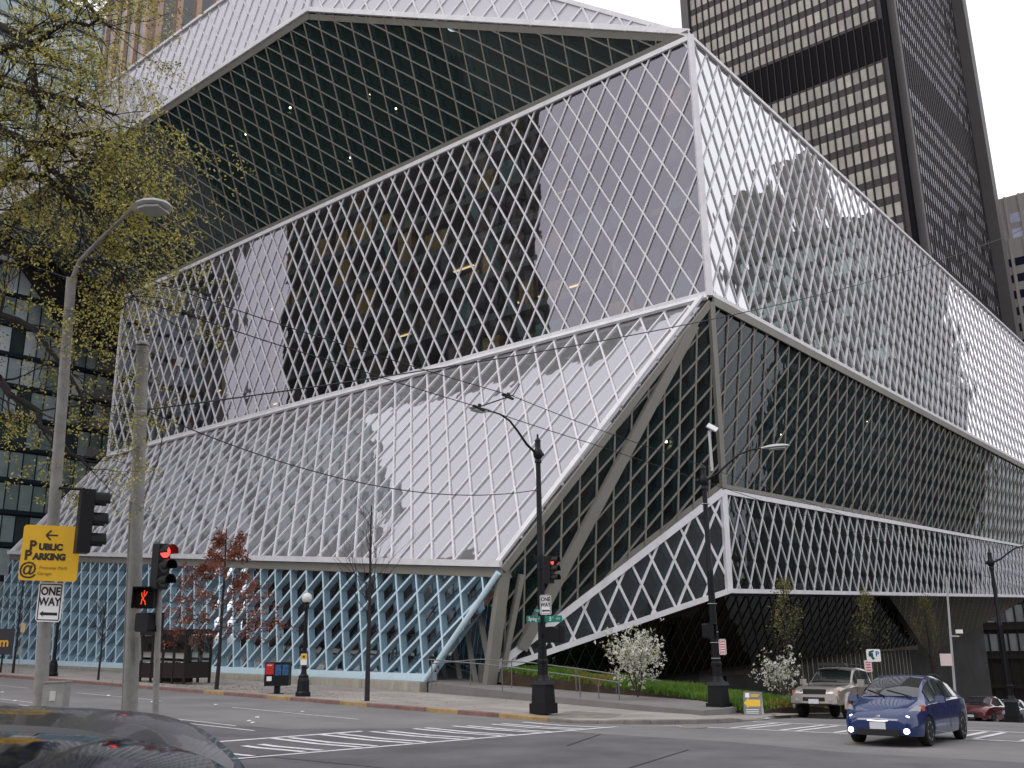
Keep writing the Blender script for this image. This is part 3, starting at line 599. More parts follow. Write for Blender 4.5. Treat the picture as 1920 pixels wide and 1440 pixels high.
m_tan = mat('tan_stone', (.26, .19, .15), .8, noise=.1)
grid_building('striped_stone_tower', 'tan stone tower with vertical stripes of dark windows above the roofline', 107, 140, 212, 236, -5, 230, m_tan, [win('pane_slate', (.045, .05, .06))], 3.8, 5.6, 2.9, 3.78, faces=('x-', 'y-'), pier=(1.5, .7), pier_m=mat('tan_stone_light', (.36, .25, .20), .8))
# across the cross street, low and dark
m_brn = mat('brown_cladding', (.03, .024, .023), .6, noise=.2)
grid_building('brown_podium', 'dark brown block with white-lit windows at the foot of the tower', 150, 154.5, 26, 46, -14, 12.5, m_brn, [win('pane_white_lit', (.30, .31, .32), .5), win('pane_grey_lit', (.22, .24, .24), .5)], 3.9, 1.25, 1.0, 2.3, faces=('x-',), band=(.5, .3), pier=(.16, .2), skip=lambda z: z < -3)  # white-lit look of the windows is put into the pane colours
grid_building('dark_annex', 'windowless dark building under the library overhang', 126, 146, 47, 60, -14, 6, m_brn, [win('pane_black2', (.01, .01, .012))], 3.9, 2.2, 1.3, 2.0, faces=('x-', 'y-'))
# buildings behind the camera and along the avenue: they stand in the glass as reflections
rw = [win('pane_street', (.03, .035, .04)), win('pane_street_b', (.06, .07, .075)), win('pane_lit', (.12, .08, .04))]
grid_building('brown_office_block', 'dark brown office block across the avenue', -12, 4.6, 73.7, 107.8, -2.5, 78, mat('dark_stone', (.05, .04, .038), .7), rw, 3.6, 2.4, 1.7, 1.9, faces=('x+', 'y-'), pier=(.5, .3), band=(.7, .25))
grid_building('banded_tower', 'grey tower with dark window bands further up the avenue', -10, 4.2, 143, 190, -2.5, 96, mat('grey_stone', (.16, .16, .16), .7), rw[:2], 3.8, 5.5, 5.2, 2.2, faces=('x+', 'y-'), pier=(1.6, .6), pier_m=mat('grey_stone_b', (.22, .21, .20), .7))
grid_building('grey_corner_block', 'grey office block across the lower avenue', 140, 168, -24, 2.5, -16, 64, mat('green_grey_stone', (.075, .08, .078), .7), [rw[1], gp[1], gp[0]], 3.7, 2.6, 1.9, 1.8, faces=('x-', 'y+'), band=(.6, .3))
grid_building('slim_tower', 'slim grey apartment tower', 222, 232, -64, -55, -20, 118, mat('mid_grey', (.16, .155, .15), .7), rw[:2], 3.6, 2, 1.3, 1.8, faces=('x-',)); grid_building('slim_tower', 'slim grey tower, the taller of the pair', 224, 234, -50, -40.5, -20, 124, MATS['mid_grey'], rw[:2], 3.6, 2, 1.3, 1.8, faces=('x-',))
grid_building('low_brick_block', 'low brick block on the north side of the cross street', 46, 120, -24, -5.5, -9, 7, mat('brick_far', (.10, .055, .045), .8), rw[:2], 4, 3, 1.8, 2.2, faces=('y+',))
grid_building('terrace_block', 'broad pale terrace block on the near corner', -40, 2, -60, -12, -2, 14, mat('pale_far', (.22, .21, .20), .8), rw[:2], 4, 3, 1.8, 2.2, faces=('x+', 'y+'))

# ------------------------------------------------------------------ trees
def grow(mb, tips, p, d, r, L, depth, rg, kids=3, spread=.6, curl=.18, lift=.05, sides=5, ratio=.68, segs=4, mids=None):
    pts = [p]; rs = [r]; q = p.copy(); d = unit(d)
    for i in range(segs):
        d = unit(d+V(rg.gauss(0, curl), rg.gauss(0, curl), rg.gauss(0, curl)+lift)); q = q+d*(L/segs); pts.append(q.copy()); rs.append(r*(1-.5*(i+1)/segs))
        if mids is not None and depth <= 1: mids.append((q.copy(), d.copy()))
    mb.tube(pts, rs, sides if r > .012 else 3, cap=False)
    if depth == 0: tips.append((q, d)); return
    for k in range(kids):
        t = rg.uniform(.35, 1.0) if k else 1.0; i = min(segs, max(1, int(t*segs+.5)))
        ax = unit(V(rg.gauss(0, 1), rg.gauss(0, 1), rg.gauss(0, 1)))
        nd = unit(d+np.cross(d, ax)*spread*rg.uniform(.7, 1.4)*(.45 if k == 0 else 1))
        grow(mb, tips, pts[i], nd, rs[i]*(.85 if k == 0 else .62), L*ratio*rg.uniform(.75, 1.2), depth-1, rg, kids, spread, curl, lift, sides, ratio, segs, mids)
def leaf_cloud(cents, m, name, parent, size, per, spr, rg, droop=.0, kinds=1):
    vs, fs, mi = [], [], []
    for c in cents:
        k_ = rg.randrange(kinds)
        for _ in range(per):
            o = V(rg.gauss(0, spr), rg.gauss(0, spr), rg.gauss(0, spr)-droop); a_ = unit(V(rg.gauss(0, 1), rg.gauss(0, 1), rg.gauss(0, 1)-droop*3)); b_ = unit(np.cross(a_, V(rg.gauss(0, 1), rg.gauss(0, 1), rg.gauss(0, 1)))); s = size*rg.uniform(.6, 1.35)
            n0 = len(vs); e = c+o; vs += [e, e+a_*s*.5+b_*s*.3, e+a_*s, e+a_*s*.5-b_*s*.3]; fs.append((n0, n0+1, n0+2, n0+3)); mi.append(k_)
    o = mesh_obj(name, vs, fs, m, parent, mi); o['kind'] = 'stuff'; return o
def leafmat(name, col, trans=.3):
    m = mat(name, col, .6, spec=.3); n = m.node_tree; b = n.nodes['Principled BSDF']; out = n.nodes['Material Output']
    t = n.nodes.new('ShaderNodeBsdfTranslucent'); t.inputs[0].default_value = (*[min(1, c*1.3) for c in col], 1); x = n.nodes.new('ShaderNodeMixShader'); x.inputs[0].default_value = trans
    n.links.new(b.outputs[0], x.inputs[1]); n.links.new(t.outputs[0], x.inputs[2]); n.links.new(x.outputs[0], out.inputs[0]); return m
def local(objs, r):
    for o in objs: o.parent = r; o.location = tuple(-np.array(r.location))
bud = [leafmat('bud_yellow', (.33, .29, .055)), leafmat('bud_olive', (.15, .145, .04)), leafmat('bud_lime', (.44, .40, .13))]
# big budding street tree whose limbs reach in from the left
rg = random.Random(21)
TS = 1.42; base = V(4.5, 22.6, gz(4.5, 22.6)+.12); tr = root('budding_tree', 'large street tree with twisting bare limbs and fresh yellow green buds at upper left', 'tree', loc=base)
trunk = MB(); crotch = V(4.7, 22.3, 4.8); trunk.tube([base, base+V(.05, 0, 1.5), base+V(0, -.1, 4.2), crotch], [.40, .32, .26, .22], 12)
limbs = [
 [(-260, 250, 13.5), (-120, 130, 13), (0, 92, 12.6), (70, 78, 12.3), (140, 40, 12), (190, 30, 11.8)],
 [(-200, 0, 13), (-60, 40, 12.5), (45, 70, 12.2), (60, 120, 12), (72, 190, 12), (105, 260, 12.2), (150, 306, 12.4)],
 [(-240, 330, 13), (-90, 300, 12.6), (0, 155, 12.4), (60, 175, 12.2), (140, 190, 12), (175, 200, 11.8), (215, 215, 11.6)],
 [(-240, 480, 13), (-90, 360, 12.8), (0, 328, 12.6), (85, 330, 12.4), (150, 385, 12.4), (190, 395, 12.2), (230, 410, 12)],
 [(-230, 560, 13.2), (-90, 450, 12.8), (0, 345, 12.5), (80, 270, 12.3), (170, 250, 12), (205, 262, 11.8), (235, 290, 11.6)],
 [(-240, 700, 13.4), (-100, 560, 13), (0, 470, 12.8), (90, 468, 12.6), (180, 490, 12.5), (225, 520, 12.4), (250, 555, 12.3)],
 [(-250, 820, 13.6), (-90, 720, 13.2), (0, 712, 13), (30, 745, 12.9), (75, 800, 12.8), (130, 850, 12.8), (170, 880, 12.8)],
 [(-250, 760, 13.4), (-90, 640, 13), (0, 590, 12.8), (70, 620, 12.8), (120, 690, 12.7), (160, 760, 12.7)],
 [(-200, -160, 12.6), (-40, -80, 12.2), (80, -40, 12), (150, -10, 11.8), (205, 50, 11.6)],
 [(-230, 200, 12.8), (-60, 230, 12.5), (40, 260, 12.3), (110, 330, 12.2), (190, 430, 12.2), (220, 500, 12.2)]]
tips = []; mids = []; br = []
for li, L in enumerate(limbs):
    pts = [crotch]+[at(p[0], p[1], p[2]*TS) for p in L]; w = MB(); n = len(pts)
    rs = [.115*(1-i/n)**1.1+.012 for i in range(n)]
    fine = [pts[0]]; fr = [rs[0]]
    for i in range(n-1):
        for t in (.5, 1.0):
            fine.append(pts[i]*(1-t)+pts[i+1]*t+V(rg.gauss(0, .05), rg.gauss(0, .05), rg.gauss(0, .05))*(t < 1)); fr.append(rs[i]*(1-t)+rs[i+1]*t)
    w.tube(fine, fr, 7, cap=False)
    for i in range(4, len(fine)):
        d0 = unit(fine[i]-fine[i-1])
        for _ in range(4 if li in (3, 5, 9) else 3 if li != 6 and li != 7 else 2):
            ax = unit(V(rg.gauss(0, 1), rg.gauss(0, 1), rg.gauss(0, 1)))
            grow(w, tips, fine[i], unit(d0*.7+np.cross(d0, ax)*.9), max(.012, fr[i]*.33), rg.uniform(.5, 1.05), 2, rg, 3, .75, .16, -.03 if rg.random() < .6 else .05, 4, .72, 3, mids)
    br.append(w.build('branch', m_bark2, smooth=True))
local([trunk.build('trunk', m_bark2, smooth=True)]+br, tr)
cents = [t[0] for t in tips]+[m_[0] for m_ in mids if rg.random() < .36]
lo = leaf_cloud(cents, bud, 'buds', tr, .058, 5, .06, rg, kinds=3); lo.location = tuple(-base)

def small_tree(name, label, group, x, y, z, H, fol=None, seed=1, kind='bare', lean=(0, 0)):
    rg = random.Random(seed); r_ = root(name, label, 'tree', group, loc=(x, y, z)); p0 = V(0, 0, -.05); tips, mids = [], []
    t = MB(); pts = [V(lean[0]*k/6+rg.gauss(0, .02)*(k > 0), lean[1]*k/6+rg.gauss(0, .02)*(k > 0), H*.92*k/6) for k in range(7)]; t.tube(pts, [.012*H*(1-k/7.2)+.008 for k in range(7)], 7, cap=False)
    t.build('trunk', m_bark2, r_, smooth=True); b = MB()
    if kind == 'bare':
        for i in range(26):
            f = rg.uniform(.42, .97); a_ = rg.uniform(0, 2*PI); p = V(lean[0]*f, lean[1]*f, H*.92*f)
            grow(b, tips, p, V(math.cos(a_), math.sin(a_), 1.1), .022*(1.3-f), H*.29*(1.25-f), 2, rg, 3, .5, .12, .08, 3, .7, 3)
    elif kind == 'tier':
        for i in range(34):
            f = .33+.64*i/34; a_ = i*2.4; p = V(0, 0, H*.92*f); L = H*.265*(1.12-f)*rg.uniform(.7, 1.25)
            grow(b, tips, p, V(math.cos(a_), math.sin(a_), .12), .018*(1.3-f), L, 2, rg, 4, .55, .10, -.01, 3, .62, 3, mids)
    elif kind == 'column':
        for i in range(30):
            f = rg.uniform(.2, .95); a_ = rg.uniform(0, 2*PI); p = V(0, 0, H*.92*f)
            grow(b, tips, p, V(math.cos(a_)*.35, math.sin(a_)*.35, 1), .014*(1.3-f), H*.2*(1.3-f), 2, rg, 3, .3, .08, .1, 3, .72, 3, mids)
    b.build('branches', m_bark2, r_)['kind'] = 'stuff'
    if fol:
        c_ = [q[0] for q in tips]+[q[0] for q in mids if rg.random() < fol[4]]
        leaf_cloud(c_, fol[0], 'foliage', r_, fol[1], fol[2], fol[3], rg, droop=.03, kinds=len(fol[0]))
    return r_
rust = [leafmat('leaf_rust', (.19, .058, .030), .2), leafmat('leaf_rust_dark', (.12, .038, .024), .2), leafmat('leaf_copper', (.25, .085, .045), .2)]
yg = [leafmat('leaf_young', (.17, .17, .045)), leafmat('leaf_young_dark', (.10, .12, .035)), leafmat('leaf_young_tan', (.20, .15, .06))]
m_blos = [leafmat('blossom_white', (.70, .68, .64), .35), leafmat('blossom_cream', (.52, .50, .42), .35), leafmat('leaf_fresh', (.20, .26, .07))]
street = 'young trees planted along the avenue kerb'
small_tree('rust_tree', 'young oak still holding rust brown leaves, beside the bus shelter', street, 25.5, 38.4, surf(25.5, 38.4), 7.7, (rust, .13, 4, .08, .42), 5, 'tier')
small_tree('bare_tree', 'tall bare young tree in front of the lattice, between globe lamp and entrance', street, 25.4, 28.4, surf(25.4, 28.4), 8.0, None, 8, 'bare')
small_tree('bare_tree', 'short bare tree between the bus shelter and the far globe lamp', street, 25.8, 49.5, surf(25.8, 49.5), 4.6, None, 9, 'bare')
small_tree('bare_tree', 'bare sapling at the far left end of the pavement', street, 26.2, 60.4, surf(26.2, 60.4), 6.3, None, 12, 'bare')
def bed_at(x, y, dep): p = at(x, y, dep); return p
for nm, lb, px, py, dep, H, sd in [('column_tree', 'narrow upright young tree in leaf behind the tan pickup truck', 1484, 1285, 39.5, 4.3, 31), ('column_tree', 'narrow yellowish young tree behind the parking sign', 1640, 1290, 46, 4.6, 32), ('column_tree', 'olive green young tree behind the thin pale pole', 1752, 1290, 55, 5.2, 33)]:
    p = at(px, py, dep); g_ = max(bz(p[0], p[1]) if p[0] < 66 else gz(p[0], p[1]), p[2]-1.2); small_tree(nm, lb, 'narrow young trees along the cross street', p[0], p[1], g_, H+max(0, p[2]-g_), (yg, .08, 2, .06, .35), sd, 'column')
def blossom_shrub(label, px, py, dep, H, W, sd, n):
    rg = random.Random(sd); p = at(px, py, dep); g_ = bz(p[0], p[1]); r_ = root('magnolia_shrub', label, 'shrub', 'white flowering shrubs in the planting bed', loc=(p[0], p[1], g_)); b = MB(); tips = []; mids = []
    for i in range(9):
        a_ = i*.7+rg.random(); grow(b, tips, V(0, 0, -.05), V(math.cos(a_)*W/H*.75, math.sin(a_)*W/H*.75, 1), .03, H*.52, 3, rg, 3, .5, .12, .04, 4, .62, 3, mids)
    b.build('branches', m_bark, r_)['kind'] = 'stuff'; cs = []
    while len(cs) < n:
        q = V(rg.gauss(0, .42), rg.gauss(0, .42), rg.gauss(0, .42))
        if np.linalg.norm(q) < 1.05: cs.append(V(q[0]*W*.62, q[1]*W*.62, H*.56+q[2]*H*.46))
    cs += [q[0] for q in tips[::4]]
    leaf_cloud(cs, m_blos[:2], 'blossoms', r_, .10, 4, .03, rg, kinds=2); leaf_cloud(cs[::3], m_blos[2:], 'foliage', r_, .08, 3, .07, rg)
blossom_shrub('round shrub full of white blossom on the green planting bed, at the corner', 1196, 1300, 36, 2.5, 1.9, 4, 560)
blossom_shrub('smaller white flowering shrub just behind the pickup truck bonnet', 1462, 1300, 38.5, 1.9, 1.8, 6, 170)
# ground cover
rg = random.Random(3); vs, fs, mi = [], [], []
bedp = [(31.5, 16.0), (33.4, 18.7), (33.9, 24.5), (34.6, 29.4), (46, 29.6), (56, 29), (64, 17), (38, 16)]
def inside(x, y, P):
    c = False
    for i in range(len(P)):
        a_, b_ = P[i], P[i-1]
        if (a_[1] > y) != (b_[1] > y) and x < (b_[0]-a_[0])*(y-a_[1])/(b_[1]-a_[1])+a_[0]: c = not c
    return c
from mathutils import noise as mn
for _ in range(15000):
    x, y = 31.4+abs(rg.gauss(0, 7)), rg.uniform(16, 29.6)
    if not inside(x, y, bedp): continue
    z = bz(x, y); h_ = .26+.26*mn.noise((x*.6, y*.6, 1)); h_ = max(.1, h_)*rg.uniform(.7, 1.2); tone = mn.noise((x*.35, y*.35, 5))
    k_ = 2 if tone > .22 and rg.random() < .6 else (1 if rg.random() < .4 else 0)
    for _ in range(4):
        a_ = rg.uniform(0, 2*PI); w_ = .03; l_ = rg.uniform(.05, .2); n0 = len(vs); cx, cy = x+rg.gauss(0, .06), y+rg.gauss(0, .06)
        vs += [(cx-w_*math.sin(a_), cy+w_*math.cos(a_), z-.03), (cx+w_*math.sin(a_), cy-w_*math.cos(a_), z-.03), (cx+l_*math.cos(a_)+.01, cy+l_*math.sin(a_), z+h_)]; fs.append((n0, n0+1, n0+2)); mi.append(k_)
tag(mesh_obj('ground_cover', vs, fs, [leafmat('cover_green', (.075, .17, .022)), leafmat('cover_lime', (.14, .22, .03)), leafmat('cover_amber', (.21, .15, .035))], None, mi), 'bright green ground cover plants in the bed beside the entrance walk', 'ground cover', kind='stuff')
vs, fs = [], []
for _ in range(900):     # fallen rust leaves under the oak
    x, y = 25.2+abs(rg.gauss(0, 3.2)), rg.gauss(39, 6.5)
    if x > 33: continue
    z = surf(x, y)+.006; a_ = rg.uniform(0, 6.3); s = rg.uniform(.03, .07); n0 = len(vs); vs += [(x+s*math.cos(a_+k*PI/2), y+s*math.sin(a_+k*PI/2)*.6, z+rg.uniform(0, .02)) for k in range(4)]; fs.append((n0, n0+1, n0+2, n0+3))
tag(mesh_obj('fallen_leaves', vs, fs, rust[0]), 'scattered rust brown leaves lying on the pavement under the oak', 'leaves', kind='stuff')

# ------------------------------------------------------------------ street furniture
FR, FD = CR-V(0, 0, CR[2]), None; FR = unit(FR); UPZ = V(0, 0, 1); FN = np.cross(FR, UPZ)     # FR: sideways in the street as one looks towards the library; FN: towards the onlooker
m_lamp = mat('lamp_grey', (.42, .42, .42), .45); m_lens = mat('lamp_lens', (.30, .31, .29), .2); m_globe = mat('globe_opal', (.62, .60, .58), .35)
def rel(o, r): o.parent = r; o.location = tuple(-np.array(r.location)); return o
def cobra(r, p, d, L=.72, k=1.25):
    d = unit(V(d[0], d[1], 0)); s = V(-d[1], d[0], 0); vs, fs = [], []
    prof = [(0, .05, .05), (.12, .09, .07), (.3, .15, .10), (.55, .18, .11), (.8, .16, .09), (.95, .10, .06), (1.0, .03, .02)]
    for t, w, h in prof:
        for j in range(10):
            a_ = 2*PI*j/10; w_ = w*k; vs.append(p+d*L*t+s*w_*math.cos(a_)+UPZ*(h*math.sin(a_) if math.sin(a_) > 0 else .35*h*math.sin(a_)))
    n = len(prof); fs = [(i*10+j, i*10+(j+1) % 10, (i+1)*10+(j+1) % 10, (i+1)*10+j) for i in range(n-1) for j in range(10)]+[tuple(range(10))[::-1], tuple((n-1)*10+j for j in range(10))]
    lh_ = rel(mesh_obj('lamp_head', vs, fs, m_lamp, None, None, True), r)
    vs = [p+d*L*t+s*w*.8*k*sg-UPZ*.052 for t, w, sg in ((.32, .14, -1), (.55, .17, -1), (.85, .13, -1), (.85, .13, 1), (.55, .17, 1), (.32, .14, 1))]; rel(MB().prism(vs, UPZ, -.03, .01).build('lamp_lens', m_lens), r).parent = lh_; lh_.children[0].location = (0, 0, 0)
def arc_pts(p, q, up=.5, n=10):
    return [p*(1-t)+q*t+UPZ*(up*math.sin(PI*t)*.5) for t in np.linspace(0, 1, n)]
def black_post(label, x, y, H, arm_d, aL, rise, group='black ornate street lamp posts'):
    z = surf(x, y); r = root('street_lamp', label, 'street lamp', group, loc=(x, y, z)); P = V(x, y, z)
    mb = MB(); mb.box((0, 0, .16), (.66, .66, .32)).box((0, 0, .60), (.56, .56, .62), taper=.9).box((0, 0, .96), (.62, .62, .12), taper=.82).lathe((0, 0, 0), [(.27, 1.02), (.22, 1.08), (.17, 1.2), (.165, 1.55), (.19, 1.58), (.19, 1.66), (.15, 1.7), (.145, 2.1)], 16)
    mb.build('pedestal', m_black, r)
    MB().lathe((0, 0, 0), [(.135, 2.1), (.115, H*.55), (.12, H*.56), (.10, H*.565), (.085, H-.9), (.12, H-.88), (.12, H-.8), (.09, H-.75)], 14).build('shaft', m_black, r, True)
    MB().lathe((0, 0, 0), [(.09, H-.75), (.16, H-.66), (.175, H-.52), (.13, H-.42), (.10, H-.38), (.10, H-.12), (.12, H-.1), (.06, H-.02), (.03, H+.05), (.045, H+.09), (.01, H+.16)], 14).build('finial', m_black, r, True)
    d = unit(V(*arm_d, 0)); p = P+UPZ*(H-.55); q = p+d*aL+UPZ*rise
    pts = [p+d*.1, p+d*aL*.25+UPZ*rise*.22, p+d*aL*.45+UPZ*rise*.58, p+d*aL*.62+UPZ*rise*.84, p+d*aL*.82+UPZ*rise*.97, q]
    rel(MB().tube(pts, [.05, .045, .04, .035, .032, .03], 8).build('arm', m_black, None, True), r); rel(MB().tube([p-d*.26+UPZ*.0, p-d*.16], [.06, .09], 8).build('arm_knob', m_black, None, True), r)
    cobra(r, q-UPZ*.02, d, 1.0); return r, P
c_post, CP = black_post('black street lamp post on the corner carrying one way and street name signs', 25.8, 20.3, 9.15, (-1, .08), 2.25, 1.15)
r_post, RP = black_post('black street lamp post at the planting bed, its lamp reaching right', 31.5, 17.0, 8.7, (.25, -1), 2.2, 1.0)
rl = at(1897, 1325, 46); black_post('distant black lamp post near the dark cars at the right edge', rl[0], rl[1], 7.4+rl[2]-surf(rl[0], rl[1]), (.6, -1), 2.0, .8)

def sign_plate(name, label, cat, P, ux, w, h, m, thick=.012, group=None, frame=None):
    """a flat sign centred at P facing np.cross(ux, up)"""
    ux = unit(ux); n = np.cross(ux, UPZ); r = root(name, label, cat, group, loc=P)
    k = .035
    poly = [V(0, 0, 0)+ux*a_*w/2+UPZ*b_*h/2 for a_, b_ in ((-1+k/w*2, -1), (1-k/w*2, -1), (1, -1+k/h*2), (1, 1-k/h*2), (1-k/w*2, 1), (-1+k/w*2, 1), (-1, 1-k/h*2), (-1, -1+k/h*2))]
    MB().prism(poly, n, -thick, 0).build('plate', m, r)
    if frame:
        mb = MB(); e = .018
        for a_, b_ in (((-1, -1), (1, -1)), ((1, -1), (1, 1)), ((1, 1), (-1, 1)), ((-1, 1), (-1, -1))):
            mb.bar(ux*a_[0]*(w/2-.03)+UPZ*a_[1]*(h/2-.03), ux*b_[0]*(w/2-.03)+UPZ*b_[1]*(h/2-.03), e, n, .001, .003)
        mb.build('border', frame, r)
    return r, ux, n
def arrow(r, c, ux, L, hh, t, m, n, name='arrow', open_head=False):
    """arrow pointing to -ux"""
    if open_head:
        mb = MB().bar(c-ux*L*.48, c+ux*L*.5, t, n, .002, .005); mb.bar(c-ux*L*.5, c-ux*L*.5+ux*hh*.5+UPZ*hh*.5, t, n, .002, .006); mb.bar(c-ux*L*.5, c-ux*L*.5+ux*hh*.5-UPZ*hh*.5, t, n, .002, .006); mb.build(name, m, r); return
    P = [c-ux*L/2, c-ux*(L/2-hh*.62)-UPZ*hh/2, c-ux*(L/2-hh*.5)-UPZ*t/2, c+ux*L/2-UPZ*t/2, c+ux*L/2+UPZ*t/2, c-ux*(L/2-hh*.5)+UPZ*t/2, c-ux*(L/2-hh*.62)+UPZ*hh/2]
    vs = [p+n*.004 for p in P]; mesh_obj(name, vs, [(0, 1, 2), (2, 3, 4, 5), (0, 2, 5), (0, 5, 6)], m, r)
def one_way(label, P, ux, w, h):
    r, ux, n = sign_plate('one_way_sign', label, 'road sign', P, ux, w, h, m_sign_w, frame=m_sign_k, group='one way signs')
    for b_, dz in (('ONE', .27), ('WAY', .0)): text(b_, n*.004+UPZ*h*dz, h*.29, m_sign_k, r, ux, UPZ, bold=.006, sx=.80*w/h/.62)
    arrow(r, -UPZ*h*.30, ux, w*.72, h*.17, h*.075, m_sign_k, n); return r
one_way('one way sign on the black corner lamp post, above the green street names', at(1023, 1134, 30.75), unit(FR+FN*.1), .36, .62)
m_green = mat('sign_green', (.01, .20, .15), .45)
for nm, lb, tx, a_, dz, sg in [('street_name_sign', 'green street name blade pointing along the cross street', 'Spring', V(1, 0, 0), 0, -1), ('street_name_sign', 'green street name blade pointing along the avenue', '5', V(0, -1, 0), 0, 1)]:
    P = CP+UPZ*(at(1021, 1160, 31)[2]-CP[2]+dz)+a_*sg*.46+V(-.14, -.14, 0); r, ux, n = sign_plate(nm, lb, 'street sign', P, a_, .72, .21, m_green, group='street name signs')
    if tx == 'Spring': text('Spring', n*.004-ux*.06, .17, m_sign_w, r, ux, UPZ, bold=.004); text('St', n*.004+ux*.27+UPZ*.02, .09, m_sign_w, r, ux, UPZ)
    else: text('5', n*.004-ux*.12, .18, m_sign_w, r, ux, UPZ, bold=.004); text('th', n*.004-ux*.03+UPZ*.04, .08, m_sign_w, r, ux, UPZ); text('AVE', n*.004+ux*.2, .09, m_sign_w, r, ux, UPZ)
P = CP+UPZ*(at(1021, 1153, 31)[2]-CP[2]+.07)-V(.5, .14, 0)+V(.1, 0, .08); r, ux, n = sign_plate('block_number_sign', 'tiny green number plate on top of the street name blade', 'street sign', P, V(1, 0, 0), .3, .12, m_green); text('500', n*.004, .09, m_sign_w, r, ux, UPZ)

m_sig = mat('signal_black', (.006, .006, .007), .5, spec=.2); m_red = mat('lens_red', (1, .05, .045), emit=2.2); m_dkl = mat('lens_dark', (.02, .03, .025), .15); m_org = mat('hand_red', (1, .07, .02), emit=.75)
def signal(name, label, P, f, h=1.05, w=.34, lit=0, group='traffic signals'):
    """three-lens signal head centred at P facing f"""
    f = unit(V(f[0], f[1], 0)); s = V(-f[1], f[0], 0); r = root(name, label, 'traffic signal', group, loc=P)
    MB().prism([s*a_*w/2+UPZ*b_*h/2 for a_, b_ in ((-1, -1), (1, -1), (1, 1), (-1, 1))], f, -.2, .02).build('housing', m_sig, r)
    for k in range(3):
        c = UPZ*h*(1-k)*.325; R_ = h*.135
        vs = [c+f*.03]+[c+f*.03+s*R_*math.cos(t)+UPZ*R_*math.sin(t) for t in np.linspace(0, 2*PI, 17)[:-1]]
        mesh_obj('lens', vs, [(0, 1+i, 1+(i+1) % 16) for i in range(16)], m_red if k == lit else m_dkl, r)
        vs = []
        for dd, RR in ((.02, R_*1.12), (.27, R_*1.12), (.27, R_*1.05), (.02, R_*1.05)):
            for t in np.linspace(-.3, PI+.3, 12): vs.append(c+f*dd+s*RR*math.cos(t)+UPZ*RR*math.sin(t))
        mesh_obj('visor', vs, [(a_*12+i, a_*12+i+1, (a_+1)*12+i+1, (a_+1)*12+i) for a_ in range(3) for i in range(11)], m_sig, r)
    return r
def ped_head(label, P, f, lit, sz=.42):
    f = unit(V(f[0], f[1], 0)); s = V(-f[1], f[0], 0); r = root('pedestrian_signal', label, 'crossing signal', 'pedestrian crossing signals', loc=P); h = sz/2
    MB().prism([s*a_*h+UPZ*b_*h for a_, b_ in ((-.8, -1), (.8, -1), (1, -.8), (1, .8), (.8, 1), (-.8, 1), (-1, .8), (-1, -.8))], f, -.2, .02).build('housing', m_sig, r)
    mb = MB().bar(s*h-UPZ*h+f*.1, s*h+UPZ*h+f*.1, .2, s, -.01, .01).bar(-s*h-UPZ*h+f*.1, -s*h+UPZ*h+f*.1, .2, s, -.01, .01).bar(s*h+UPZ*h+f*.1, -s*h+UPZ*h+f*.1, .2, UPZ, -.01, .01); mb.build('hood', m_sig, r)
    if lit:
        mb = MB()
        for a_, b_, c_, d_ in ((-.10, .30, -.02, .12), (.04, .36, .05, .12), (.16, .26, .14, .08), (-.02, .14, .14, -.10), (.14, .08, .02, -.14), (.0, -.12, -.06, -.34), (.12, -.10, .16, -.32)): mb.bar(-s*a_*sz*1.0+UPZ*b_*sz+f*.022, -s*c_*sz+UPZ*d_*sz+f*.022, .016, f, 0, .006)
        mb.build('lit_figure', m_org, r)
    return r
signal('traffic_signal', 'small red signal hanging on the right of the black corner post', at(1034, 1068, 30.7), FN*.5+FR*.85, .86, .3)
ped_head('dark pedestrian signal on the corner post just below the street names', at(1040, 1190, 30.8), (.9, -.2), 0, .5)
rel(MB().tube([CP+UPZ*(at(1021, 1060, 31)[2]-CP[2]), at(1033, 1060, 30.9)], .03, 6).tube([CP+UPZ*(at(1021, 1190, 31)[2]-CP[2]), at(1040, 1190, 30.9)], .03, 6).build('signal_bracket', m_black), c_post)
ped_head('pedestrian signal on the lamp post by the planting bed', at(1330, 1183, 33), (.3, -1), 0, .5)
rs_, ux, n = sign_plate('parking_rule_sign', 'narrow red and white parking rule sign on the right black post', 'road sign', at(1355, 1213, 32.7), FR, .24, .52, m_sign_w, frame=mat('sign_red', (.5, .05, .05), .5))
for k in range(5): MB().bar(-ux*.07+UPZ*(.17-.085*k), ux*.07+UPZ*(.17-.085*k), .035, n, .001, .004).build('text_line', MATS['sign_red'], rs_)
mb = MB()
for yy in (930, 1130, 1185, 1205, 1235, 1285): mb.lathe(RP+UPZ*(at(1340, yy, 33.2)[2]-RP[2]), [(.165, 0), (.165, .02)], 12)
rel(mb.build('steel_band', m_lamp), r_post)
# surveillance camera on a white mast beside the right post
cp = at(1329, 800, 33.0); r = root('security_camera', 'white security camera on a short mast over the right black post', 'camera', loc=cp)
MB().tube([V(0, 0, -.15), V(.03, 0, -1.55)], .05, 8).build('mast', m_lamp, r, True); MB().bar(V(0, 0, .06)-FR*.05, V(0, 0, -.16)+FR*.24-FN*-.15, .15, FN, -.07, .07).build('camera_housing', mat('white_plastic', (.72, .72, .72), .4), r)

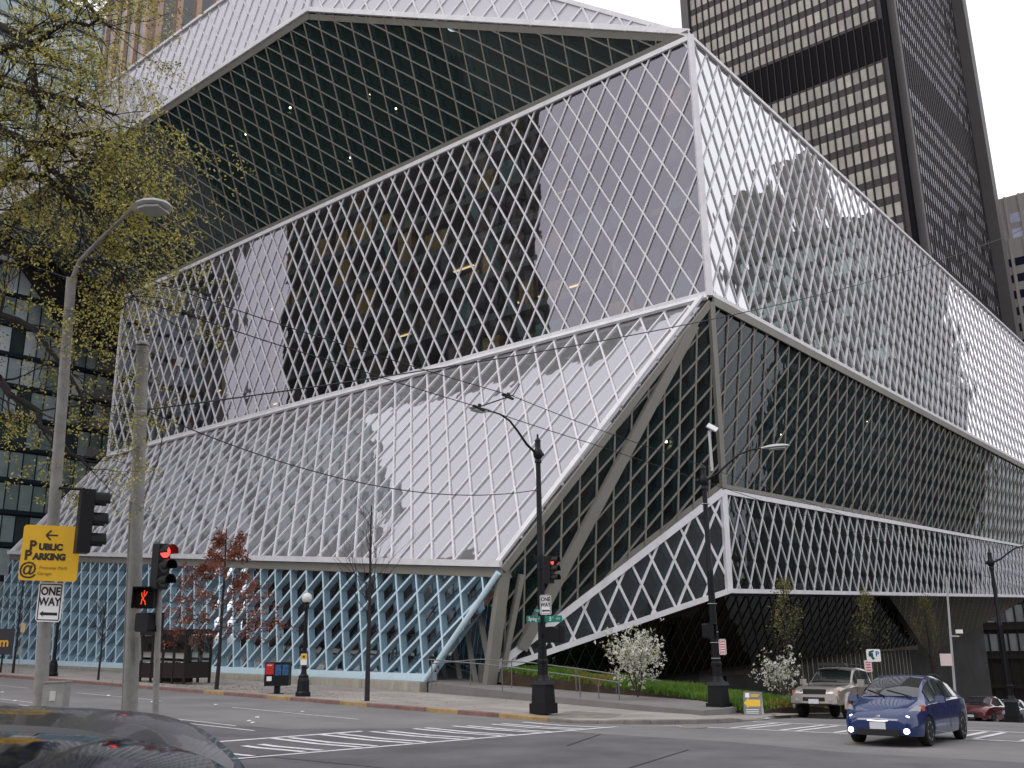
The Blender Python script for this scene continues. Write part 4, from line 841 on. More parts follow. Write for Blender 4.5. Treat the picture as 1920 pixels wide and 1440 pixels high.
# left lamp pole and its signs
lp0 = at(73, 1335, 17); LPz = gz(lp0[0], lp0[1])+.14; lpt = at(134, 520, 17)
r = root('steel_lamp_pole', 'slender grey steel lamp pole carrying the yellow parking sign', 'street lamp', loc=(lp0[0], lp0[1], LPz)); LR = r
rel(MB().tube([V(lp0[0], lp0[1], LPz), lp0, lp0*.5+lpt*.5, lpt], [.125, .12, .10, .085], 14).build('pole', m_pole, None, True), r)
lh = at(248, 392, 16.2); rel(MB().tube([lpt-UPZ*.1, lpt+(lh-lpt)*.12+UPZ*.16, lpt+(lh-lpt)*.5+UPZ*.12, lh], [.045, .038, .034, .03], 8).build('arm', m_pole, None, True), r)
cobra(r, lh-UPZ*.02, (.35, -.75), .72, 1.55)
m_yel = mat('sign_yellow', (.62, .36, .012), .5, noise=.04); m_ink = mat('sign_ink', (.03, .022, .012), .6); m_ochre = mat('sign_ochre', (.30, .17, .02), .6)
P = at(94, 1037, 16.75); ux = unit(FR+FN*-.05-UPZ*.045); r, _, n = sign_plate('public_parking_sign', 'square yellow public parking sign on the left steel pole', 'parking sign', P, ux, 1.0, .96, m_yel)
uu = UPZ; uxx = unit(ux)
arrow(r, UPZ*.31, uxx, .20, .17, .028, m_ink, n, open_head=True)
text('P', n*.004-uxx*.31+UPZ*.115, .23, m_ink, r, uxx, uu, bold=.010); text('UBLIC', n*.004+uxx*.0+UPZ*.10, .15, m_ink, r, uxx, uu, bold=.010)
text('P', n*.004-uxx*.375-UPZ*.055, .23, m_ink, r, uxx, uu, bold=.010); text('ARKING', n*.004-uxx*.005-UPZ*.07, .15, m_ink, r, uxx, uu, bold=.010)
text('@', n*.004-uxx*.35-UPZ*.29, .30, m_ink, r, uxx, uu, bold=.004); sk = unit(uu+uxx*.2)
text('Freeway Park', n*.004+uxx*.08-UPZ*.255, .088, m_ochre, r, uxx, sk); text('Garage', n*.004-uxx*.06-UPZ*.355, .088, m_ochre, r, uxx, sk)
one_way('large one way sign below the yellow parking sign', at(93, 1129, 16.8), unit(ux), .43, .67)
signal('traffic_signal', 'large black signal seen from its side on the left steel pole', at(169, 978, 16.7), (.85, -.25), 1.1, .30, lit=9)
rel(MB().tube([at(104, 915, 17), at(158, 917, 16.8), at(158, 930, 16.8)], .03, 6).build('signal_bracket', m_sig), LR)
ub = at(105, 1302, 16.6); r = root('utility_box', 'grey metal box strapped to the steel lamp pole', 'utility box', loc=ub); MB().bar(V(0, 0, -.22), V(0, 0, .2), .36, FN, -.15, .12).bar(V(0, 0, .2), V(0, 0, .22), .4, FN, -.17, .14).build('box', m_pole, r); MB().bar(V(0, 0, -.1), V(0, 0, .06), .1, FN, .12, .13).build('door_label', m_lamp, r)
# thick catenary pole and wires
bp0 = at(243, 1340, 19.4); bpz = gz(bp0[0], bp0[1])+.14; bpt = at(268, 648, 19.4)
BPR = root('catenary_pole', 'thick pale grey steel pole holding the overhead wires', 'pole', loc=(bp0[0], bp0[1], bpz))
rel(MB().tube([V(bp0[0], bp0[1], bpz), bp0, bpt], [.158, .155, .118], 20).build('pole', mat('pole_pale', (.235, .23, .215), .65, noise=.25, nscale=3, bump=.2, bscale=12, tint=(.29, .285, .27)), None, True), BPR)
rel(MB().tube([bpt-UPZ*.0, bpt+UPZ*.03, bpt+UPZ*.07, bpt+UPZ*.1], [.13, .13, .10, .02], 18).build('pole_cap', m_pole, None, True), BPR)
ax_ = unit(bpt-bp0)
for yy in (770, 873, 915, 1175): q = bp0+(bpt-bp0)*((1340-yy)/692); rel(MB().tube([q-ax_*.02, q+ax_*.02], .15-.03*(1340-yy)/692, 18).build('band', m_lamp, None, True), BPR)
sd_ = unit(-FR+FN*.8); rel(MB().tube([bp0+sd_*.15, bp0*.42+bpt*.58+sd_*.14], .022, 6).build('conduit', m_pole, None, True), BPR)
rel(MB().bar(at(259, 1195, 19.25), at(260, 1238, 19.25), .07, FN, -.05, .08).build('control_box', m_pole), BPR)
def wire(label, pts, r=.011, sag=0.0, n=14, name='overhead_wire', extra=None):
    out = []
    for i in range(len(pts)-1):
        for t in np.linspace(0, 1, n)[(1 if i else 0):]: out.append(pts[i]*(1-t)+pts[i+1]*t-UPZ*sag*4*t*(1-t))
    o = MB().tube(out, r, 4).build(name, m_wire); tag(o, label, 'wire', 'overhead wires'); return o
b0 = at(278, 768, 19.3)
wire('span wire running from the thick pole past the glass corner to the right edge', [b0, at(2000, 392, 62)], .016, 1.35, 30)
wire('span wire dipping from the thick pole to the black corner post', [at(280, 772, 19.3), at(1010, 918, 31)], .013, .75, 24)
wire('upper trolley wire crossing in front of the diamond glazing', [at(-60, 395, 16), at(160, 470, 18), at(300, 532, 20), at(640, 645, 24.5), at(960, 742, 29.5), at(1130, 808, 33), at(2000, 1110, 110)], .014, .02, 8)
wire('lower trolley wire just under its twin', [at(-60, 450, 16.5), at(150, 530, 19), at(350, 590, 21), at(640, 683, 25), at(900, 764, 29), at(1110, 832, 33), at(2000, 1130, 110)], .014, .02, 8)
wire('short hanger wire dropping from the trolley wires beside the pole', [at(378, 535, 21), at(362, 592, 21), at(336, 680, 20.5), at(312, 765, 20), at(300, 850, 19.8), at(262, 960, 19.6)], .011, 0, 4)
wire('cross span linking both trolley wires near the lamp head', [at(895, 764, 29), at(962, 741, 29.5), at(975, 720, 30)], .02, 0, 4)
for (a_, b_, d_), lb in zip([(378, 547, 21), (358, 590, 21), (336, 681, 20.5), (898, 765, 29), (952, 744, 29.4)], ['wire clamp on the upper trolley wire, left', 'wire clamp on the lower trolley wire, left', 'pale insulator bead on the hanger wire', 'wire clamp on the lower trolley wire above the lamp head', 'wire clamp on the upper trolley wire above the lamp head']):
    p = at(a_, b_, d_); o = MB().box((0, 0, 0), (.42, .1, .05) if 'bead' not in lb else (.07, .07, .14)).box((0, 0, .07), (.08, .08, .12)).build('wire_clamp', m_lamp if 'bead' in lb else m_wire); o.location = tuple(p); o.rotation_euler = (0, .25, -.3); tag(o, lb, 'wire clamp', 'fittings on the overhead wires')
# signal pole beside it
sp0 = at(291, 1345, 18.9); spz = gz(sp0[0], sp0[1])+.14; spt = at(299, 1100, 18.9)
r = root('signal_pole', 'thin grey pole with the red traffic signal on top', 'pole', loc=(sp0[0], sp0[1], spz)); rel(MB().tube([V(sp0[0], sp0[1], spz), sp0, spt], [.062, .06, .055], 12).build('pole', m_pole, None, True), r)
signal('traffic_signal', 'traffic signal showing red on top of the thin grey pole', at(306, 1062, 18.85), FN*.55+FR*.8, .88, .27)
ped_head('pedestrian signal lit with a red figure, left of the thin pole', at(272, 1121, 18.8), unit(-_fh*.9+FR*.15), 1, .40)
ped_head('unlit pedestrian signal below the lit one', at(280, 1167, 18.95), (.9, .2), 0, .36)
for p in (): pass

# globe lamps
def globe_lamp(label, x, y, H=4.05):
    z = surf(x, y); r = root('globe_lamp', label, 'street lamp', 'globe lamps on the avenue pavement', loc=(x, y, z))
    MB().lathe((0, 0, 0), [(.30, 0), (.30, .14), (.25, .2), (.23, .6), (.19, .72), (.20, .78), (.12, .86), (.10, 1.0)], 12).build('pedestal', m_black, r)
    MB().lathe((0, 0, 0), [(.10, 1.0), (.085, 2.0), (.075, H-.65), (.11, H-.62), (.12, H-.52), (.09, H-.46), (.15, H-.40)], 12).build('shaft', m_black, r, True)
    MB().lathe((0, 0, H-.22), [(.09, -.19), (.17, -.13), (.215, 0), (.18, .12), (.10, .19), (.02, .215)], 18).build('globe', m_globe, r, True); return r
gl1 = globe_lamp('black globe lamp with a small yellow notice, beside the newspaper boxes', 25.3, 32.1); globe_lamp('globe lamp far left, half hidden behind the one way sign', 26.0, 55, 4.3)
P = V(25.3, 32.1, surf(25.3, 32.1)+1.42)+FN*.12; r, ux, n = sign_plate('bus_stop_notice', 'small yellow and white notice strapped to the globe lamp', 'notice', P, FR, .26, .44, m_sign_w)
MB().bar(UPZ*.0, UPZ*.2, .25, n, .001, .004).build('yellow_field', m_yel, r); MB().bar(UPZ*.06, UPZ*.14, .08, n, .004, .006).build('symbol', m_ink, r)
# newspaper boxes
z = surf(25.4, 34.0); r = root('newspaper_box', 'black newspaper vending box with red and blue fronts on a post', 'newspaper box', loc=(25.4, 34.0, z), rz=0)
f = unit(V(-.75, -.66, 0)); s = V(-f[1], f[0], 0)
MB().bar(UPZ*.32, UPZ*1.26, 1.0, f, -.55, .0).build('cabinet', m_black, r); MB().bar(V(0, 0, 0), UPZ*.32, .22, f, -.35, -.15).bar(V(0, 0, 0), UPZ*.02, .5, f, -.5, 0).build('post', m_black, r)
sgn = 1 if (s@FR) < 0 else -1
MB().bar(s*sgn*.30+UPZ*.78, s*sgn*.30+UPZ*1.22, .34, f, .0, .012).build('red_panel', mat('box_red', (.42, .02, .02), .4), r)
text('news', s*sgn*.30+UPZ*1.14+f*.016, .10, m_sign_w, r, -s*sgn, UPZ) if False else None
MB().bar(s*sgn*.30+UPZ*1.12, s*sgn*.30+UPZ*1.17, .2, f, .012, .015).build('panel_stripe', mat('pale_pink', (.6, .35, .33), .5), r)
MB().bar(s*sgn*.30+UPZ*.52, s*sgn*.30+UPZ*.70, .2, f, .0, .012).build('price_card', m_sign_w, r)
for k in (0, 1): MB().bar(-s*sgn*(.06+.3*k)+UPZ*.74, -s*sgn*(.06+.3*k)+UPZ*1.16, .25, f, .0, .012).build('window', mat('box_blue', (.03, .09, .20), .15, noise=.5, nscale=9), r)
# bus shelter
x0, x1, y0, y1 = 26.7, 28.1, 43.0, 48.0; z = surf(27.3, 45); r = root('bus_shelter', 'dark framed bus shelter with clear glass panels by the rust tree', 'bus shelter', loc=(x0, y0, z)); m_sh = mat('shelter_brown', (.018, .012, .010), .5); g_sh = glass('shelter_glass', .93, (.86, .93, .90), (.1, .12, .12), 1.5, wav=0)
Lx, Ly = x1-x0, y1-y0
MB().box((Lx/2, Ly/2, 2.42), (Lx+.3, Ly+.3, .16)).box((Lx/2, Ly/2, 2.53), (Lx, Ly, .06)).build('roof', m_sh, r)
qd = lambda xa, ya, xb, yb, za, zb: mesh_obj('glass_panel', [(xa, ya, za), (xb, yb, za), (xb, yb, zb), (xa, ya, zb)], [(0, 1, 2, 3)], g_sh, r)
for i in range(6):
    y = Ly*i/5; MB().box((0, y, 1.17), (.09, .12, 2.34)).build('upright', m_sh, r); MB().box((Lx, y, 1.17), (.09, .12, 2.34)).build('upright', m_sh, r)
    if i < 5:
        MB().box((0, y+Ly/10, .62), (.05, Ly/5-.13, .72)).build('lower_panel', m_sh, r); qd(0, y+.07, 0, y+Ly/5-.07, 1.02, 2.3)
        if i != 2: qd(Lx, y+.07, Lx, y+Ly/5-.07, .5, 2.28)
MB().box((Lx/2, 0, .62), (Lx-.1, .05, .72)).build('lower_panel', m_sh, r); qd(.06, 0, Lx-.06, 0, 1.02, 2.3)
MB().box((Lx-.45, Ly/2, .48), (.4, Ly*.7, .06)).box((Lx-.3, Ly/2, .24), (.06, Ly*.6, .44)).build('bench', m_sh, r)
# far-left bus information sign with orange letter, small stop signs
P = at(8, 1203, 57); r, ux, n = sign_plate('metro_sign', 'dark slanted sign with an orange letter at the far left edge', 'sign', P, FR, 1.15, 1.5, mat('sign_charcoal', (.03, .03, .035), .5)); text('m', n*.01-UPZ*.05, .75, mat('sign_orange', (.62, .33, .04), .5), r, ux, UPZ, bold=.02)
p0 = V(P[0], P[1], surf(P[0], P[1])); MB().tube([p0-P, V(0, 0, -.7)], .05, 6).build('post', m_black, r)
P = at(43, 1177, 56); r, ux, n = sign_plate('bus_stop_sign', 'small tan bus stop sign beside the far left sapling', 'sign', P, FR, .26, .52, mat('sign_tan', (.45, .30, .16), .5)); MB().tube([V(0, 0, -.26), V(0, 0, surf(P[0], P[1])-P[2])], .03, 6).bar(V(0, 0, -1.55), V(0, 0, -1.05), .2, n, 0, .02).build('post', m_pole, r)
# A-frame board
p = V(31.6, 15.75, 0); z = surf(31.6, 15.75); r = root('sandwich_board', 'small folding pavement board with a yellow arrow, beside the right black post', 'sandwich board', loc=(p[0], p[1], z))
ux = unit(FR*.93+FN*.37); nn = unit(np.cross(ux, UPZ)); w_, h_ = .60, .78
for sg, nm in ((1, 'front_panel'), (-1, 'rear_panel')):
    up_ = unit(UPZ-nn*.32*sg); n_ = unit(np.cross(ux, up_)); b_ = nn*.27*sg
    MB().prism([b_-ux*w_/2, b_+ux*w_/2, b_+ux*w_/2+up_*h_, b_-ux*w_/2+up_*h_], n_, -.012, .012).build(nm, mat('board_grey', (.16, .16, .165), .6) if sg > 0 else mat('board_white', (.5, .5, .5), .6), r)
    if sg > 0:
        F = lambda a_, b2: b_+ux*a_+up_*b2
        mesh_obj('yellow_arrow', [q+n_*.016 for q in (F(-.29, .42), F(-.16, .26), F(-.12, .30), F(.26, .30), F(.26, .53), F(-.12, .53), F(-.14, .58))], [(0, 1, 2, 5, 6), (2, 3, 4, 5)], mat('arrow_yellow', (.66, .42, .04), .5), r)
        mesh_obj('library_logo', [q+n_*.015 for q in (F(-.24, .60), F(-.1, .60), F(-.1, .75), F(-.24, .75))], [(0, 1, 2, 3)], m_sign_w, r)
        for b2, a0, a1 in ((.69, -.06, .24), (.64, -.06, .2)): MB().bar(F(a0, b2), F(a1, b2), .035, n_, .013, .016).build('heading', mat('arrow_yellow', (.66, .42, .04), .5), r)
        for b2 in (.2, .14, .08): MB().bar(F(-.22, b2), F(.2, b2), .018, n_, .013, .016).build('text_line', m_sign_w, r)
for sg in (-1, 1): MB().prism([nn*.27+ux*sg*.29, -nn*.27+ux*sg*.29, UPZ*.72+ux*sg*.29], ux, -.004, .004).build('side_web', MATS['board_white'], r)
# signs and thin pale pole on the cross street
P = at(1638, 1229, 38); r, ux, n = sign_plate('parking_sign', 'white sign with a blue letter P and a dark green emblem', 'road sign', P, FR, .56, .48, m_sign_w); m_pb = mat('sign_blue', (.03, .14, .32), .5)
text('P', n*.004+ux*.15+UPZ*.05, .27, m_pb, r, ux, UPZ, bold=.01); MB().bar(-ux*.18+UPZ*.12, ux*.02+UPZ*.18, .07, n, .001, .004).bar(-ux*.2+UPZ*.02, -ux*.02+UPZ*.05, .13, n, .001, .005).bar(-ux*.1+UPZ*.0, ux*.0-UPZ*.15, .1, n, .001, .006).build('emblem', mat('emblem_green', (.01, .07, .06), .5), r)
MB().tube([V(0, 0, .26)-ux*.14-n*.05, V(0, 0, surf(P[0], P[1])-P[2])-ux*.14-n*.05], .03, 6).build('post', m_pole, r)
P = at(1628, 1249, 37.9); r, ux, n = sign_plate('parking_rule_sign', 'pink tinted parking rule sign hung below the blue P sign', 'road sign', P, FR, .3, .46, mat('sign_pink', (.62, .50, .50), .5))
for k in range(4): MB().bar(-ux*.09+UPZ*(.15-.1*k), ux*.09+UPZ*(.15-.1*k), .04, n, .001, .004).build('text_line', MATS['sign_red'], r)
wp = at(1790, 1290, 37); wt = at(1774, 1083, 37); r = root('thin_pale_pole', 'thin pale metal pole rising behind the blue car', 'pole', loc=(wp[0], wp[1], surf(wp[0], wp[1])))
rel(MB().tube([V(wp[0], wp[1], surf(wp[0], wp[1])), wp, wt], [.055, .05, .035], 8).build('pole', m_lamp, None, True), r); rel(MB().tube([at(1783, 1193, 37), at(1798, 1193, 36.6)], .03, 6).build('bracket', m_lamp), r); rel(MB().bar(at(1795, 1184, 36.6), at(1802, 1184, 36.4), .16, UPZ, -.07, .07).build('camera', MATS['white_plastic']), r)
rel(MB().bar(at(1763, 1237, 36.9), at(1785, 1237, 36.9), .45, FN, -.01, .01).build('blank_sign', MATS['sign_pink']), r)
# handrails of the entrance walk
m_rail = mat('rail_steel', (.13, .13, .13), .4)
def handrail(label, pts, posts):
    r = root('handrail', label, 'railing', 'handrails of the entrance walk', loc=pts[0]); o = -pts[0]
    MB().tube([p+o for p in pts], .026, 6).build('rail', m_rail, r, True)
    for p in posts: MB().tube([p+o, V(p[0]+o[0], p[1]+o[1], wz(p[0], p[1])+o[2])], .024, 6).build('post', m_rail, r, True)
    return r
def rail_from(pxs, deps): return [at(x, y, d) for (x, y), d in zip(pxs, deps)]
R1p = rail_from([(800, 1236), (925, 1247), (1010, 1258), (1090, 1269), (1163, 1280)], [41, 39.5, 38.2, 37, 35.9])
def on_line(pts, t): k = min(len(pts)-2, int(t*(len(pts)-1))); f_ = t*(len(pts)-1)-k; return pts[k]*(1-f_)+pts[k+1]*f_
handrail('front handrail with slim posts along the entrance walk', R1p, [on_line(R1p, t) for t in (.02, .3, .56, .74, .86, .99)])
R2p = rail_from([(812, 1244), (900, 1236), (1000, 1243), (1100, 1256), (1240, 1277)], [43.5, 43, 41, 39.4, 37.6])
handrail('rear handrail nearer the green planting', R2p, [on_line(R2p, t) for t in (.02, .2, .4, .55, .7, .85, .99)])

# ------------------------------------------------------------------ vehicles
m_tyre = mat('tyre', (.012, .012, .013), .8); m_rim = mat('alloy', (.42, .42, .43), .3, metal=.8); m_cglass = mat('car_glass', (.012, .016, .016), .04, spec=.9); m_trim = mat('black_trim', (.012, .012, .013), .5)
m_head = mat('headlamp_clear', (.28, .29, .30), .15, spec=.5); m_lit = mat('headlamp_lit', (1, .97, .92), emit=5); m_amber = mat('indicator_amber', (.55, .10, .03), .25); m_plate = mat('plate_white', (.55, .56, .58), .5); m_chrome = mat('chrome', (.6, .6, .62), .12, metal=1)
def car(name, label, cat_, loc, rz, paint, st, wheels, Rw, glass_side, screens, group=None, seat=True):
    """st: stations (x, z_bottom, z_belt, z_top, half width at belt, half width at top) from rear to front; wheel arches are cut into the sill line"""
    r = root(name, label, cat_, group, loc=loc, rz=rz)
    hx, hy = math.cos(rz)*wheels[0], math.sin(rz)*wheels[0]; bx_, by_ = math.cos(rz)*wheels[1], math.sin(rz)*wheels[1]
    g0, g1 = gz(loc[0]+hx, loc[1]+hy), gz(loc[0]+bx_, loc[1]+by_)
    if seat: r.rotation_euler = (0, -math.atan2(g0-g1, wheels[0]-wheels[1]), rz); r.location.z = (g0*-wheels[1]+g1*wheels[0])/(wheels[0]-wheels[1])+.004
    for _ in range(2):      # round the profile
        q = [st[0]]
        for a_, b_ in zip(st, st[1:]): q += [tuple(.78*u+.22*v for u, v in zip(a_, b_)), tuple(.22*u+.78*v for u, v in zip(a_, b_))]
        st = q+[st[-1]]
    xs = [s[0] for s in st]
    f = lambda x, k: float(np.interp(x, xs, [s[k] for s in st]))
    X = set(xs)
    for wx in wheels:
        for d in (-1.16, -1.08, -.92, -.65, -.35, 0, .35, .65, .92, 1.08, 1.16): X.add(wx+d*Rw)
    X = sorted(x for x in X if xs[0] <= x <= xs[-1]); X = [x for i, x in enumerate(X) if i == 0 or x-X[i-1] > .012]
    rings = []; 
    for x in X:
        zb, zl, zt, w, wt = [f(x, k) for k in range(1, 6)]; za = zb
        for wx in wheels:
            d = abs(x-wx)/(Rw*1.14)
            if d < 1: za = max(za, Rw*.98+Rw*1.1*math.sqrt(max(0, 1-d*d))-.02*0)
        za = min(za, zl-.1); m1 = max(za+.02, zb+(zl-zb)*.22); m2 = max(za+.05, zb+(zl-zb)*.62)
        half = [(0, zb+.02), (w*.72, zb+.02), (w*.74, za-.0 if za > zb+.02 else zb), (w*.965, za), (w*1.0, m1), (w*1.0, m2), (w*.965, zl-.015), (w*.93, zl+.01), (wt+(.93*w-wt)*.04, zl+(zt-zl)*.86), (wt*.93, zl+(zt-zl)*.965), (wt*.55, zt), (0, zt+.012)]
        rings.append([(x, y, z) for y, z in half]+[(x, -y, z) for y, z in half[1:-1][::-1]])
    n = len(rings[0]); vs = [v for g_ in rings for v in g_]; fs = []
    for i in range(len(rings)-1):
        for j in range(n): fs.append((i*n+j, i*n+(j+1) % n, (i+1)*n+(j+1) % n, (i+1)*n+j))
    fs += [tuple(range(n)), tuple((len(rings)-1)*n+j for j in range(n))[::-1]]
    body = mesh_obj('body', vs, fs, paint, r, None, True, 32)
    bm = bmesh.new(); bm.from_mesh(body.data); bmesh.ops.recalc_face_normals(bm, faces=bm.faces); bm.to_mesh(body.data); bm.free()
    def side_pt(x, t, sg, o=.012):
        zl, zt, w, wt = f(x, 2), f(x, 3), f(x, 4), f(x, 5); ya, yb = .93*w, wt+(.93*w-wt)*.04; z = zl+.01+(zt-zl)*.86*t
        return (x, sg*(ya+(yb-ya)*t+o), z)
    for nm, xa, xb in glass_side:
        for sg in (-1, 1):
            k = 10; P = []
            for i in range(k+1):
                x = xa+(xb-xa)*i/k; P.append((x, side_pt(x, .10, sg), side_pt(x, .96, sg)))
            v2 = [p for q in P for p in (q[1], q[2]) if True]; mesh_obj(nm, v2, [(2*i, 2*i+2, 2*i+3, 2*i+1) if sg < 0 else (2*i+1, 2*i+3, 2*i+2, 2*i) for i in range(k)], m_cglass, r, None, True)
    for nm, xa, xb in screens:
        k = 8; v2 = []
        for i in range(k+1):
            x = xa+(xb-xa)*i/k; zl, zt, wt = f(x, 2), f(x, 3), f(x, 5)
            for y in np.linspace(-1, 1, 9):
                ay = abs(y); z = zt+.012 if ay < .56 else zl+(zt-zl)*(1-.035*(ay-.56)/.44); v2.append((x, y*wt*.92, z+.012))
        mesh_obj(nm, v2, [(i*9+j, i*9+j+1, (i+1)*9+j+1, (i+1)*9+j) for i in range(k) for j in range(8)], m_cglass, r, None, True)
    W = max(s[4] for s in st)
    for wx in wheels:
        for sg in (-1, 1):
            c = (wx, sg*(W-.11), Rw); mb = MB().lathe(c, [(Rw*.62, -.1), (Rw*.93, -.1), (Rw, -.07), (Rw, .07), (Rw*.93, .1), (Rw*.62, .1)], 26, axis='y'); wh = mb.build('tyre', m_tyre, r, True)
            mb = MB().lathe((wx, sg*(W-.11+.065), Rw), [(Rw*.64, -.02), (Rw*.64, .02)], 26, axis='y'); mb.build('rim_back', m_trim, wh)
            mb = MB().lathe((wx, sg*(W-.015), Rw), [(Rw*.18, -.03), (Rw*.12, .005)], 12, axis='y')
            for a_ in np.arange(7)*2*PI/7: mb.bar((wx+Rw*.1*math.cos(a_), sg*(W-.02), Rw+Rw*.1*math.sin(a_)), (wx+Rw*.62*math.cos(a_), sg*(W-.012), Rw+Rw*.62*math.sin(a_)), Rw*.17, V(0, sg, 0), -.025, .004)
            mb.lathe((wx, sg*(W-.02), Rw), [(Rw*.66, -.015), (Rw*.66, .01), (Rw*.60, .01), (Rw*.60, -.015)], 26, axis='y'); mb.build('rim', m_rim, wh)
    return r, f
def mirror_front(r, nm, pts, m, th=.02):
    for sg in (-1, 1):
        P = [V(p[0], p[1]*sg, p[2]) for p in pts]; n_ = unit(np.cross(P[1]-P[0], P[2]-P[0])); n_ = n_ if n_[0] > 0 else -n_
        MB().prism(P, n_, -.02, th).build(nm, m, r)
m_bluep = mat('paint_blue', (.003, .019, .092), .22, coat=.9); m_tan2 = mat('paint_tan', (.27, .235, .21), .3, coat=1, metal=.4)
HB = [(-2.22, .42, .80, .98, .62, .42), (-2.16, .30, .88, 1.10, .76, .50), (-1.95, .26, .94, 1.19, .82, .54), (-1.3, .24, .95, 1.33, .855, .56), (-.6, .22, .94, 1.45, .86, .575), (0, .22, .92, 1.49, .86, .58), (.35, .22, .90, 1.455, .86, .58), (.9, .22, .88, 1.22, .86, .62), (1.28, .22, .87, .98, .86, .68), (1.45, .22, .84, .935, .855, .66), (1.8, .22, .74, .83, .83, .60), (2.05, .22, .62, .70, .76, .54), (2.18, .24, .52, .60, .64, .46), (2.22, .30, .46, .52, .56, .42)]
pz = lambda x, y: gz(x, y)+.002
prx, pry = 24.3, 8.15; PR_RZ = math.radians(180+1.5)
pr, pf = car('blue_hatchback', 'dark blue hatchback crossing the junction with its headlights on', 'car', (prx, pry, pz(prx-1, pry)), PR_RZ, m_bluep, HB, (1.33, -1.37), .315, [('front_side_window', -.25, .95), ('rear_side_window', -1.35, -.33)], [('windscreen', .42, 1.24), ('rear_window', -2.0, -.95)])
mirror_front(pr, 'headlight', [(1.66, .80, .80), (1.86, .77, .60), (2.12, .50, .52), (2.02, .52, .66), (1.72, .72, .84)], m_head, .03)
for sg in (-1, 1):
    MB().lathe((2.06, sg*.60, .585), [(.06, -.05), (.065, .02), (.02, .04)], 14, axis='x').build('lit_headlight', m_lit, pr); MB().lathe((2.215, sg*.60, .335), [(.055, -.08), (.058, .0), (.02, .015)], 14, axis='x').build('fog_light', m_lit, pr)
    MB().box((1.60, sg*.815, .80), (.14, .05, .12)).build('indicator', m_amber, pr); MB().box((.78, sg*.98, .97), (.12, .22, .15), taper=.8).box((.80, sg*.88, .92), (.06, .1, .04)).build('door_mirror', m_bluep, pr)
    for dx in (.05, -.95): MB().box((dx, sg*.868, .80), (.2, .03, .03)).build('door_handle', m_bluep, pr)
    for dx in (-.29, .93): MB().bar((dx, sg*.862, .32), (dx, sg*.85, .9), .012, V(0, sg, 0), 0, .004).build('door_seam', m_trim, pr)
MB().box((2.20, 0, .30), (.08, .92, .13)).build('lower_intake', m_trim, pr); MB().box((2.205, 0, .43), (.06, .34, .15)).build('number_plate', m_plate, pr); text('482 RTW', V(2.24, 0, .43), .10, MATS['sign_blue'], pr, V(0, 1, 0), UPZ) if False else None
MB().tube([(2.13, -.44, .60), (2.2, -.2, .535), (2.215, 0, .53), (2.2, .2, .535), (2.13, .44, .60)], .016, 6).build('grille_chrome', m_chrome, pr, True); MB().lathe((2.17, 0, .60), [(.06, -.03), (.05, .02)], 14, axis='x').build('badge', m_chrome, pr)
MB().tube([(1.26, .5, 1.03), (1.05, -.1, 1.16)], .01, 4).tube([(1.26, -.1, 1.035), (1.02, -.55, 1.16)], .01, 4).build('wiper', m_trim, pr)
MB().tube([(-.9, .585, 1.44), (-.3, .6, 1.5), (.3, .6, 1.475)], .01, 4).build('roof_trim', m_trim, pr)
# pickup truck
PU = [(-2.45, .55, 1.12, 1.15, .80, .76), (-2.40, .45, 1.14, 1.16, .86, .80), (-1.25, .42, 1.14, 1.17, .90, .82), (-1.20, .42, 1.14, 1.72, .90, .66), (-1.1, .42, 1.14, 1.76, .90, .66), (-.3, .42, 1.13, 1.79, .91, .67), (.2, .42, 1.12, 1.76, .91, .67), (.55, .42, 1.11, 1.45, .91, .72), (.86, .42, 1.10, 1.17, .91, .78), (1.2, .44, 1.05, 1.14, .91, .76), (1.9, .46, 1.00, 1.08, .90, .74), (2.2, .46, .92, 1.03, .88, .72), (2.38, .44, .84, .94, .84, .70), (2.46, .48, .74, .80, .80, .68)]
tx, ty = 35.9, 14.45; tk, tf = car('tan_pickup', 'tan crew cab pickup truck with a roof rack, parked beyond the right lamp post', 'pickup truck', (tx, ty, pz(tx-1, ty)+.0), math.radians(180+2), m_tan2, PU, (1.52, -1.6), .385, [('front_side_window', -.2, .62), ('rear_side_window', -1.08, -.28)], [('windscreen', .25, .84)])
mirror_front(tk, 'headlight', [(2.40, .46, .96), (2.44, .46, .72), (2.37, .76, .72), (2.26, .80, .80), (2.30, .74, .95)], m_head, .02)
MB().box((2.41, 0, .88), (.10, .80, .17)).build('grille', m_trim, tk); MB().box((2.45, 0, .87), (.03, .7, .025)).build('grille_bar', m_trim, tk)
MB().box((2.46, 0, .62), (.14, 1.66, .24), taper=.97).build('bumper', m_tan2, tk); MB().box((2.50, 0, .63), (.08, .78, .13)).build('lower_intake', m_trim, tk); MB().box((2.55, 0, .56), (.03, .36, .15)).build('number_plate', m_plate, tk)
